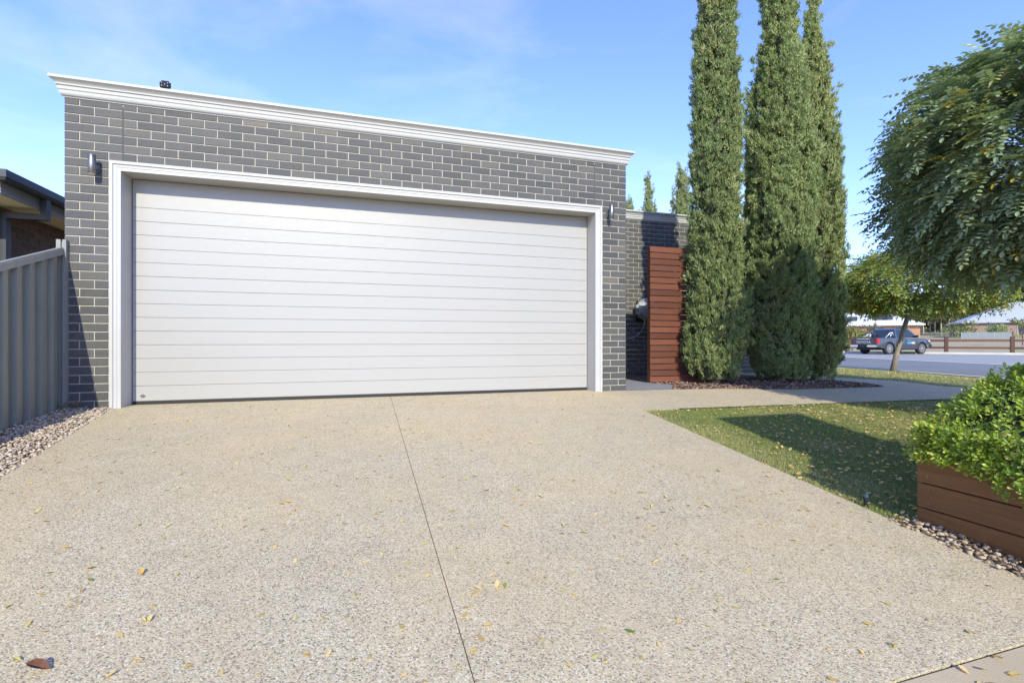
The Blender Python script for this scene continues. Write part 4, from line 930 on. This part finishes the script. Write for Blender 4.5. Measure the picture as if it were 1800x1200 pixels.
def robinia(name, base, cen, rad3, seed, label, mat, nleaf, L, nl, near=None, trunk_r=.08, droopy=.55, ls=.047):
    rs_ = random.Random(seed); rg_ = np.random.default_rng(seed)
    z0 = g(base[0], base[1]); tr = tag(empty(name, (base[0], base[1], z0)), label, 'tree', 'mop-topped robinia trees')
    c = Vector((cen[0] - base[0], cen[1] - base[1], cen[2] - z0)); h = c.z - rad3[2] * .55
    b_ = MB(); top = Vector((c.x * .75, c.y * .75, h)); b_.tube([(0, 0, -.05), (top.x * .2, top.y * .2, h * .25), (top.x * .55, top.y * .55, h * .6), tuple(top)], [trunk_r * 1.35, trunk_r, trunk_r * .9, trunk_r * .95], 12); b_.build('trunk', M['bark'], tr, True)
    lb = MB()
    for k in range(11):
        t_ = k * 2.4; e = Vector((math.cos(t_) * rad3[0] * .75, math.sin(t_) * rad3[1] * .75, rad3[2] * rs_.uniform(-.25, .7))) + c; m_ = top.lerp(e, .5) + Vector((0, 0, .12 * rad3[2]))
        lb.tube([tuple(top - Vector((0, 0, .06))), tuple(m_), tuple(e)], [trunk_r * .45, trunk_r * .25, .008], 6)
    lb.build('limbs', M['bark'], tr, True)
    var = [pinnate(L * q_, nl, mat, rs_, droopy * w_, ls) for q_, w_ in ((1, 1), (.9, .7), (1.1, 1.2), (.8, .9))]
    vd = [(np.array([v_.co[:] for v_ in m_.vertices]), [tuple(p_.vertices) for p_ in m_.polygons]) for m_ in var]
    items = []
    n_cl = max(60, nleaf // 16)
    # shoots: points on and under the surface of a lumpy crown, leaves droop outwards from each shoot
    while len(items) < nleaf:
        d = Vector(rg_.normal(0, 1, 3)).normalized()
        if d.z < -.9: d.z *= -.5; d.normalize()
        lum = 1 + .13 * float(vnoise(np.array([[d.x * 2.2, d.y * 2.2, d.z * 2.2]]), seed)[0]) + .09 * float(vnoise(np.array([[d.x * 5, d.y * 5, d.z * 5]]), seed + 1)[0])
        if near and d.x * (c.x + base[0]) + d.y * (c.y + base[1]) > 2.6 and rg_.random() < .55: continue
        rr = lum * (1 - .34 * rg_.random() ** 1.7)
        p0 = c + Vector((d.x * rad3[0], d.y * rad3[1], max(d.z, -.70) * rad3[2])) * rr
        sh = float(np.clip(.40 + .28 * vnoise(np.array([[p0.x * 1.3, p0.y * 1.3, p0.z * 1.3]]), seed + 2)[0], 0, 1)); yellow = rg_.random() < .05 + .07 * (d.z > .55)
        for j in range(int(rg_.integers(5, 9))):
            out = Vector((d.x, d.y, d.z * .6 - .16)) + Vector(rg_.normal(0, .42, 3)); out.normalize()
            ti = float(np.clip(sh + rg_.normal(0, .1), 0, .88)); ti = rg_.uniform(.9, .99) if yellow and rg_.random() < .7 else ti
            items.append((p0 - d * .10 + Vector(rg_.normal(0, .05, 3)), out, int(rg_.integers(0, 4)), ti, rg_.uniform(.8, 1.15)))
    def mat_of(p0, d, s_):
        up = Vector((0, 0, 1)); side = up.cross(d); side = side.normalized() if side.length > 1e-3 else Vector((1, 0, 0)); nrm = d.cross(side)
        m_ = Matrix((d, side, nrm)).transposed().to_4x4() @ Matrix.Scale(s_, 4); m_.translation = p0; return m_
    big_ = set()
    if near:
        def key(i):
            p_ = items[i][0] + Vector((base[0], base[1], z0)); vis_ = p_.y > .5 and p_.x / p_.y < 1.06
            out_ = (items[i][0] - c); face = (out_.x * -p_.x + out_.y * -p_.y) / (math.hypot(p_.x, p_.y) * max(out_.length, .1))
            return (not vis_, math.hypot(p_.x, p_.y, p_.z - CAM_Z) - 1.2 * face)
        big_ = set(sorted(range(len(items)), key=key)[:near])
    vo, fo, to = [], [], []; n_ = 0
    for i, (p0, d, kd, ti, s_) in enumerate(items):
        m_ = mat_of(p0, d, s_)
        if i in big_: o = inst('leaf', var[kd], tr); o.matrix_local = m_; continue
        q_ = vd[kd][0] @ np.array(m_.to_3x3()).T + np.array(p0); vo.append(q_); fo += [tuple(j + n_ for j in f) for f in vd[kd][1]]; to += [ti] * len(q_); n_ += len(q_)
    me_ = bpy.data.meshes.new('crown'); me_.from_pydata(np.vstack(vo).tolist(), [], fo); a_ = me_.attributes.new('tint', 'FLOAT', 'POINT'); a_.data.foreach_set('value', to); me_.materials.append(mat)
    tag(link(bpy.data.objects.new('crown', me_), tr), kind='stuff')
robinia('robinia_tree', (5.75, 4.4), (5.75, 4.4, 2.36), (1.85, 1.85, 1.32), 201, 'large robinia with drooping dark leaflets at the right edge, overhanging the lawn', M['robinia'], 13000, .25, 6, 296, .075, .40, .060)
robinia('robinia_tree', (9.93, 12.55), (10.75, 12.7, 2.20), (1.95, 1.8, .92), 202, 'smaller leaning robinia with yellowing crown on the verge beside the road', M['robinia_pale'], 8500, .24, 4, None, .058, .5, .068)

# ------------------------------------------------------------------ pickup truck
def pickup(x, y, heading):
    tr = tag(empty('pickup_truck', (x, y, g(x, y) - .02), heading), 'slate blue dual-cab pickup truck parked by the timber rail fence', 'pickup truck')
    wb, rw = 1.54, .385; fx, rx = 1.62, -1.46
    def archp(cx, r_, n_=9): return [(cx + r_ * math.cos(R(180 - 180 * i / n_)), .40 + r_ * math.sin(R(180 - 180 * i / n_))) for i in range(n_ + 1)]
    prof = [(-2.62, .62), (-2.62, 1.10), (-.78, 1.12), (1.20, 1.13), (1.9, 1.10), (2.42, 1.0), (2.56, .86), (2.60, .60), (2.52, .44)]
    low = [(2.52, .40)] + [(px_, pz) for px_, pz in archp(fx, .47)][::-1] + [(fx - .47, .36), (rx + .47, .36)] + archp(rx, .47)[::-1] + [(-2.5, .5)]
    b_ = MB(); wf = lambda x_, z_: 1.0 - .05 * max(0, z_ - .8) / .35 - (.10 if x_ > 2.3 else 0)
    b_.prism(prof + low, -.925, .925, 0, wf); body = b_.build('body', M['paint'], tr)
    b_ = MB(); b_.prism([(-2.5, .30), (2.3, .30), (2.3, .8), (-2.5, .8)], -.62, .62); b_.build('chassis', M['black'], tr)
    cab = [(-.84, 1.11), (-.74, 1.74), (-.55, 1.80), (.38, 1.80), (.62, 1.74), (1.38, 1.12)]
    cw = lambda x_, z_: .95 - .20 * max(0, z_ - 1.11) / .69
    b_ = MB(); b_.prism(cab, -.925, .925, 0, cw); cb = b_.build('cabin', M['paint'], tr)
    def side_y(z_): return .925 * (.95 - .20 * (z_ - 1.11) / .69)
    for s_ in (-1, 1):
        for poly in ([(-.66, 1.17), (-.60, 1.66), (-.52, 1.70), (-.02, 1.70), (-.02, 1.17)], [(.05, 1.17), (.05, 1.70), (.40, 1.70), (.58, 1.64), (1.16, 1.17)]):
            b_ = MB(); n_ = len(poly); b_.add([(px_, s_ * (side_y(pz) + .006), pz) for px_, pz in poly] + [(px_, s_ * (side_y(pz) - .02), pz) for px_, pz in poly], [tuple(range(n_))] + [(k, (k + 1) % n_, n_ + (k + 1) % n_, n_ + k) for k in range(n_)]); b_.build('side_window', M['glass'], cb)
        b_ = MB(); b_.box(.02, 1.22, s_ * .905 - .02, s_ * .905 + .02, 1.115, 1.14); b_.build('window_trim', M['chrome'], cb)
        b_ = MB(); b_.rbox(.98, 1.12, s_ * .96 - .09, s_ * .96 + .09, 1.17, 1.33, .03); b_.build('mirror', M['black_plastic'], cb)
        for px_ in (-.55, .22): b_ = MB(); b_.rbox(px_, px_ + .2, s_ * .915 - .025, s_ * .915 + .025, .99, 1.03, .01); b_.build('door_handle', M['chrome'], body)
        for px_ in (-.80, .01, 1.12): b_ = MB(); b_.box(px_, px_ + .012, s_ * .926 - .004, s_ * .926 + .0015, .45, 1.06); b_.build('door_seam', M['black'], body)
        b_ = MB(); b_.box(-.95, 1.1, s_ * .90 - .06, s_ * .90 + .06, .33, .39); b_.build('side_step', M['black_plastic'], tr)
        b_ = MB(); b_.rbox(-2.645, -2.38, s_ * .86 - .075, s_ * .86 + .075, .74, 1.09, .03); b_.build('tail_light', M['red_lens'], tr)
        b_ = MB(); b_.rbox(2.22, 2.56, s_ * .70 - .14, s_ * .70 + .14, .83, .99, .04); b_.build('headlight', M['white_lens'], tr)
        b_ = MB(); b_.tube([(-.80, s_ * .74, 1.12), (-.95, s_ * .72, 1.50), (-1.02, s_ * .66, 1.52), (-1.70, s_ * .80, 1.14)], .035, 8); b_.tube([(-1.15, s_ * .72, 1.14), (-1.0, s_ * .70, 1.5)], .03, 8); b_.build('sports_bar', M['chrome'], tr, True)
        for cx in (fx, rx):
            wr = inst('wheel', None, tr) if False else None
            b_ = MB(); b_.lathe([(.25, -.12), (.36, -.125), (.388, -.10), (.39, .10), (.36, .125), (.25, .12)], (0, 0, 0), 'y', 28); wl_ = b_.build('wheel', M['tyre'], tr, True); wl_.location = (cx, s_ * .80, .39)
            b_ = MB(); b_.lathe([(.0, .05), (.235, .05), (.255, .115), (.262, .12), (.262, .04), (0, .04)], (0, 0, 0), 'y', 24)
            rim = b_.build('rim', M['black'], wl_); rim.scale = (1, s_, 1)
            b_ = MB()
            for k in range(6):
                t_ = k * math.pi / 3; c_, d_ = math.cos(t_), math.sin(t_)
                for of in (-.035, .035):
                    p_ = [(.05, of * .5 - .016), (.25, of * 1.5 - .02), (.25, of * 1.5 + .02), (.05, of * .5 + .016)]
                    q_ = [(a1 * c_ - a2 * d_, a1 * d_ + a2 * c_) for a1, a2 in p_]
                    b_.add([(a1, .10, a2) for a1, a2 in q_] + [(a1, .122, a2) for a1, a2 in q_], [(4, 5, 6, 7), (0, 1, 5, 4), (1, 2, 6, 5), (2, 3, 7, 6), (3, 0, 4, 7)])
            b_.lathe([(0, .125), (.055, .125), (.065, .10), (0, .10)], (0, 0, 0), 'y', 14); b_.lathe([(.235, .10), (.235, .124), (.262, .124), (.262, .10)], (0, 0, 0), 'y', 24)
            sp_ = b_.build('spokes', M['alloy'], wl_); sp_.scale = (1, s_, 1)
    b_ = MB(); b_.add([(-.838, -.70, 1.20), (-.838, .70, 1.20), (-.762, .60, 1.68), (-.762, -.60, 1.68), (-.80, -.70, 1.20), (-.80, .70, 1.20), (-.72, .60, 1.68), (-.72, -.60, 1.68)], [(0, 1, 2, 3), (0, 4, 5, 1), (1, 5, 6, 2), (2, 6, 7, 3), (3, 7, 4, 0)]); b_.build('rear_window', M['glass'], cb)
    b_ = MB(); b_.add([(1.34, -.78, 1.165), (1.34, .78, 1.165), (.68, .64, 1.705), (.68, -.64, 1.705), (1.30, -.78, 1.15), (1.30, .78, 1.15), (.64, .64, 1.69), (.64, -.64, 1.69)], [(0, 1, 2, 3), (0, 4, 5, 1), (1, 5, 6, 2), (2, 6, 7, 3), (3, 7, 4, 0)]); b_.build('windscreen', M['glass'], cb)
    b_ = MB(); b_.rbox(-2.60, -.86, -.80, .80, 1.105, 1.15, .015); b_.build('tonneau_cover', M['tonneau'], tr)
    b_ = MB(); b_.rbox(-2.66, -2.60, -.775, .775, .66, 1.12, .015); tg = b_.build('tailgate', M['paint'], tr)
    b_ = MB(); b_.box(-2.672, -2.655, -.45, .45, 1.045, 1.085); b_.build('handle', M['chrome'], tg)
    cu = bpy.data.curves.new('lettering', 'FONT'); cu.body = 'TOYOTA'; cu.size = .235; cu.align_x = 'CENTER'; cu.align_y = 'CENTER'; cu.extrude = .004; cu.space_character = 1.12; cu.offset = .004
    to_ = bpy.data.objects.new('lettering_curve', cu); COL.objects.link(to_); dg = bpy.context.evaluated_depsgraph_get(); me_ = bpy.data.meshes.new_from_object(to_.evaluated_get(dg)); bpy.data.objects.remove(to_)
    me_.materials.clear(); me_.materials.append(M['badge']); o = inst('lettering', me_, tg, (-2.666, 0, .83), (R(90), 0, R(-90)))
    b_ = MB(); b_.rbox(-2.76, -2.55, -.92, .92, .50, .645, .03); bp = b_.build('rear_bumper', M['chrome'], tr)
    b_ = MB(); b_.rbox(-2.775, -2.6, -.33, .33, .47, .66, .02); b_.build('step_pad', M['black_plastic'], bp)
    b_ = MB(); b_.box(-2.785, -2.776, -.19, .19, .51, .62); b_.build('number_plate', M['tonneau'], bp)
    b_ = MB(); b_.rbox(2.48, 2.70, -.88, .88, .42, .72, .05); b_.build('front_bumper', M['paint'], tr)
    b_ = MB(); b_.rbox(2.45, 2.62, -.52, .52, .74, 1.0, .02); b_.build('grille', M['chrome'], tr)
    for mt, xa, xb in (('sticker_blue', .20, .56), ('sticker_pale', .58, .92)):
        b_ = MB(); b_.box(xa, xb, -.9285, -.924, .72, .86); b_.build('door_sticker', M[mt], body)
    return tr
up = K0 + KD * (-3.2) - KN * 1.55
pickup(up.x, up.y, math.atan2(KD.y, KD.x) + R(52))

# ------------------------------------------------------------------ timber rail fence beyond the car park
rf = tag(empty('rail_fence', (*KP(0, 1.1), g(*KP(0, 1.1)))), 'dark timber post-and-rail fence along the far side of the car park', 'fence')
bx, by = KP(0, 1.1); bz = g(bx, by)
def rp(a): x_, y_ = KP(a, 1.1); return x_ - bx, y_ - by, g(x_, y_) - bz
A0, SPC = 0.0, 3.35
ks = list(range(-6, 10))
for k in ks:
    px_, py_, pz = rp(A0 + k * SPC); b = MB(); b.rbox(-.11, .11, -.09, .09, -.15, 1.2, .015); o = b.build('post', M['rail_timber'], rf); o.location = (px_, py_, pz); o.rotation_euler = (0, 0, math.atan2(KD.y, KD.x))
for k in ks[:-1]:
    for z in (.42, .93):
        p0, p1 = Vector(rp(A0 + k * SPC)), Vector(rp(A0 + (k + 1) * SPC)); d = (p1 - p0).normalized(); n_ = Vector((-d.y, d.x, 0)) * .045; hh = Vector((0, 0, .08)); p0 = p0 + d * .112; p1 = p1 - d * .112
        b = MB(); b.add([p + s1 * n_ + Vector((0, 0, z)) + s2 * hh for p in (p0, p1) for s1, s2 in ((-1, -1), (1, -1), (1, 1), (-1, 1))], [(0, 1, 2, 3), (7, 6, 5, 4), (0, 4, 5, 1), (1, 5, 6, 2), (2, 6, 7, 3), (3, 7, 4, 0)]); b.build('rail', M['rail_timber'], rf)

# ------------------------------------------------------------------ far houses
def far_house(cx, cy, rz, w, d, h, rise, wall_m, roof_m, label, windows=(), solar=()):
    z0 = g(cx, cy); t_ = tag(empty('far_house', (cx, cy, z0 - .2), rz), label, 'house'); ov = .6
    b_ = MB(); b_.box(-w / 2, w / 2, -d / 2, d / 2, 0, h); b_.build('wall', wall_m, t_)
    a, c_ = w / 2 + ov, d / 2 + ov; rl_ = max(.4, a - c_)
    b_ = MB(); b_.add([(-a, -c_, h), (a, -c_, h), (a, c_, h), (-a, c_, h), (-rl_, 0, h + rise), (rl_, 0, h + rise), (-a, -c_, h - .2), (a, -c_, h - .2), (a, c_, h - .2), (-a, c_, h - .2)],
                      [(0, 1, 5, 4), (1, 2, 5), (2, 3, 4, 5), (3, 0, 4), (6, 7, 1, 0), (7, 8, 2, 1), (8, 9, 3, 2), (9, 6, 0, 3), (9, 8, 7, 6)]); rf_ = b_.build('roof', roof_m, t_)
    for (x0, x1, z0_, z1) in windows:
        b_ = MB(); b_.box(x0 - .08, x1 + .08, -d / 2 - .05, -d / 2 - .002, z0_ - .08, z1 + .08); wd_ = b_.build('window', M['white'], t_); b_ = MB(); b_.box(x0, x1, -d / 2 - .07, -d / 2 - .051, z0_, z1); b_.build('pane', M['far_window'], wd_)
    sl = rise / c_
    for (x0, x1, y0, y1) in solar:
        b_ = MB(); b_.add([(x, y, h + (y + c_) * sl + .08 + e) for e in (0, .05) for x, y in ((x0, y0), (x1, y0), (x1, y1), (x0, y1))], [(4, 5, 6, 7), (0, 1, 5, 4), (1, 2, 6, 5), (2, 3, 7, 6), (3, 0, 4, 7)]); b_.build('solar_panel', M['solar'], rf_)
    return t_
def dirp(px, Y): return ((px - 900) / 845 * Y, Y)
hx, hy = dirp(1545, 80); far_house(hx, hy + 4, R(-36), 15, 9, 2.6, 2.2, M['far_brick'], M['far_roof'], 'white-roofed orange brick house with solar panels behind the pickup truck', [(-4.5, -2.5, .9, 2.1), (1, 3, .9, 2.1), (4.5, 6, .9, 2.1)], [(-6, -3.5, -3.6, -1.6), (-2.8, -.6, -3.6, -1.9), (1.5, 4.2, -3.4, -1.6)])
hx, hy = dirp(1800, 86); far_house(hx + 6, hy + 2, R(-34), 24, 15, 2.7, 3.8, M['far_brick_brown'], M['far_roof_grey'], 'low brick house with pale grey hipped roof at the right edge', [(-9, -7, .7, 2.1), (-5.2, -2, .4, 2.2), (0, 3.5, .4, 2.2)], [])
# grey sheet fence in front of the right house
p0, p1 = Vector((*dirp(1690, 80), 0)), Vector((*dirp(1778, 76), 0)); d = p1 - p0; L_ = d.length; d.normalize()
sf = tag(empty('sheet_fence', (p0.x, p0.y, g(p0.x, p0.y)), math.atan2(d.y, d.x)), 'low grey sheet fence in front of the grey-roofed house', 'fence'); n_ = 6
for k in range(n_):
    x_ = L_ * k / n_; q0 = p0 + d * x_; zz_ = g(q0.x, q0.y) - g(p0.x, p0.y)
    b = MB(); b.box(x_ + .03, x_ + L_ / n_ - .03, -.03, .03, zz_ - .4, zz_ + .98); b.build('panel', M['grey_sheet_fence'], sf)
    b = MB(); b.box(x_ - .03, x_ + .03, -.05, .05, zz_ - .4, zz_ + 1.02); b.build('post', M['fascia'], sf)

# ------------------------------------------------------------------ far trees
def blob_tree_mesh(seed, H, cr, mat, n=420, leaf=.35, low=.35, tall=1.0):
    rg_ = np.random.default_rng(seed); nb_ = 9; cc = np.column_stack([rg_.normal(0, cr * .42, nb_), rg_.normal(0, cr * .42, nb_), rg_.uniform(H * (low + .1), H * .92, nb_)]); rr = cr * rg_.uniform(.32, .62, nb_)
    k = rg_.integers(0, nb_, n); d = rg_.normal(0, 1, (n, 3)); d /= np.linalg.norm(d, axis=1)[:, None]; P = cc[k] + d * (rr[k] * rg_.uniform(.55, 1.05, n))[:, None] * np.array([1, 1, .8])
    a = rg_.normal(0, 1, (n, 3)); a /= np.linalg.norm(a, axis=1)[:, None]; b_ = np.cross(a, rg_.normal(0, 1, (n, 3))); b_ /= np.linalg.norm(b_, axis=1)[:, None]
    s_ = leaf * rg_.uniform(.5, 1.2, n)[:, None]; V = np.stack([P - a * s_, P + b_ * s_ * .6, P + a * s_, P - b_ * s_ * .6], 1).reshape(-1, 3)
    ti = np.clip(.45 + .3 * vnoise(cc * .4, seed)[k] + rg_.normal(0, .15, n), 0, .99)
    return np_mesh('crown', V, np.arange(4 * n).reshape(-1, 4), mat, np.repeat(ti, 4))
def trunk_mesh(seed, H, r_):
    rs_ = random.Random(seed); b_ = MB(); l_ = rs_.uniform(-.06, .06) * H
    b_.tube([(0, 0, -.3), (l_ * .4, 0, H * .4), (l_, rs_.uniform(-.04, .04) * H, H * .85)], [r_, r_ * .7, r_ * .25], 6)
    for k in range(3):
        t_ = rs_.uniform(0, 6.28); b_.tube([(l_ * .45, 0, H * .42), (l_ * .5 + math.cos(t_) * H * .16, math.sin(t_) * H * .16, H * .75)], [r_ * .5, r_ * .15], 5)
    return b_.mesh('trunk', M['gum_bark'])
gums = [(blob_tree_mesh(300 + i, h, h * .30, M['gum'], 700, .55, .32), trunk_mesh(300 + i, h, .2)) for i, h in enumerate((11, 13, 9.5, 12, 14))]
rgm = random.Random(9)
desc = ['at the left end of the wood', 'behind the white roof', 'behind the small robinia', 'in the middle of the wood', 'behind the rail fence posts', 'behind the red shrub', 'above the grey roof', 'on the rise at the right edge']
k = 0
for px in np.linspace(1395, 1830, 44):
    Y = rgm.uniform(105, 165); x_, y_ = dirp(px + rgm.uniform(-5, 5), Y); cm, tm = gums[rgm.randrange(5)]; s_ = rgm.uniform(.75, 1.1) * (1.15 if px > 1740 else 1.0)
    t_ = empty('gum_tree', (x_, y_, g(x_, y_)), rgm.uniform(0, 6.28)); t_.scale = (s_, s_, s_); tag(t_, 'grey-green gum tree with pale trunk ' + desc[min(7, int((px - 1395) / 435 * 8))], 'tree', 'gum trees ' + desc[min(7, int((px - 1395) / 435 * 8))])
    tag(inst('crown', cm, t_), kind='stuff'); inst('trunk', tm, t_)
# the closed mass of the wood behind them
rgw = np.random.default_rng(71); n = 14000; px = rgw.uniform(1340, 1900, n); Y = rgw.uniform(170, 230, n); X = (px - 900) / 845 * Y
hgt = 15 + 5 * vnoise(np.column_stack([px * .02, Y * .03, np.zeros(n)]), 4) + 7 * sstep(1700, 1830, px); z = G(X, Y) + rgw.random(n) ** .8 * hgt
a = rgw.normal(0, 1, (n, 3)); a /= np.linalg.norm(a, axis=1)[:, None]; b_ = np.cross(a, rgw.normal(0, 1, (n, 3))); b_ /= np.linalg.norm(b_, axis=1)[:, None]; P = np.column_stack([X, Y, z]); s_ = rgw.uniform(.6, 1.3, n)[:, None]
ti = np.clip(.45 + .35 * vnoise(P * .12, 8) + rgw.normal(0, .12, n), 0, .99)
o = link(bpy.data.objects.new('distant_wood', np_mesh('distant_wood', np.stack([P - a * s_, P + b_ * s_ * .7, P + a * s_, P - b_ * s_ * .7], 1).reshape(-1, 3), np.arange(4 * n).reshape(-1, 4), M['gum'], np.repeat(ti, 4))))
tag(o, 'distant gum wood closing the horizon behind the houses', 'wood', None, 'stuff')
# shrubs near the houses
def shrub(px, Y, h, cr, mat, seed, label, name='shrub'):
    x_, y_ = dirp(px, Y); t_ = tag(empty(name, (x_, y_, g(x_, y_))), label, 'shrub'); tag(inst('crown', blob_tree_mesh(seed, h, cr, mat, 420, .16 * h / 2, .05), t_), kind='stuff'); b_ = MB(); b_.tube([(0, 0, -.1), (0, 0, h * .6)], [.08, .03], 6); b_.build('stem', M['gum_bark'], t_)
shrub(1498, 66, 2.4, 1.5, M['shrub'], 401, 'yellow-green shrub left of the pickup truck before the white-roofed house')
shrub(1526, 66, 2.5, 2.0, M['gum'], 402, 'grey-green shrub directly above the pickup truck')
shrub(1490, 40, .9, .8, M['shrub'], 403, 'low bright shrub by the rail fence left of the pickup truck')
shrub(1694, 84, 2.8, 2.4, M['shrub'], 404, 'yellowish shrub at the left end of the grey sheet fence')
shrub(1684, 82, 1.7, 1.9, M['cypress'], 405, 'dark low shrub at the left end of the grey sheet fence')
shrub(1748, 100, 6.3, 2.2, M['red_shrub'], 406, 'red autumn tree showing above the grey roof', 'autumn_tree')
shrub(1752, 79, 1.9, 1.6, M['cypress'], 407, 'dark clipped shrub behind the middle of the grey sheet fence')
shrub(1772, 79, 2.0, 1.7, M['cypress'], 408, 'dark clipped shrub behind the right end of the grey sheet fence')
# young staked tree beyond the rail fence
x_, y_ = dirp(1789, 50); yt = tag(empty('young_tree', (x_, y_, g(x_, y_))), 'young staked street tree with thin crown beyond the rail fence', 'tree')
b = MB(); b.tube([(0, 0, -.1), (.03, 0, 1.4), (0, 0, 2.6)], [.035, .03, .012], 6); b.build('trunk', M['gum_bark'], yt)
tag(inst('crown', blob_tree_mesh(410, 2.9, .75, M['shrub'], 170, .12, .5), yt), kind='stuff')
for s_ in (-.5, .5): b = MB(); b.box(s_ - .03, s_ + .03, -.03, .03, -.1, 1.45); b.build('stake', M['rail_timber'], yt)
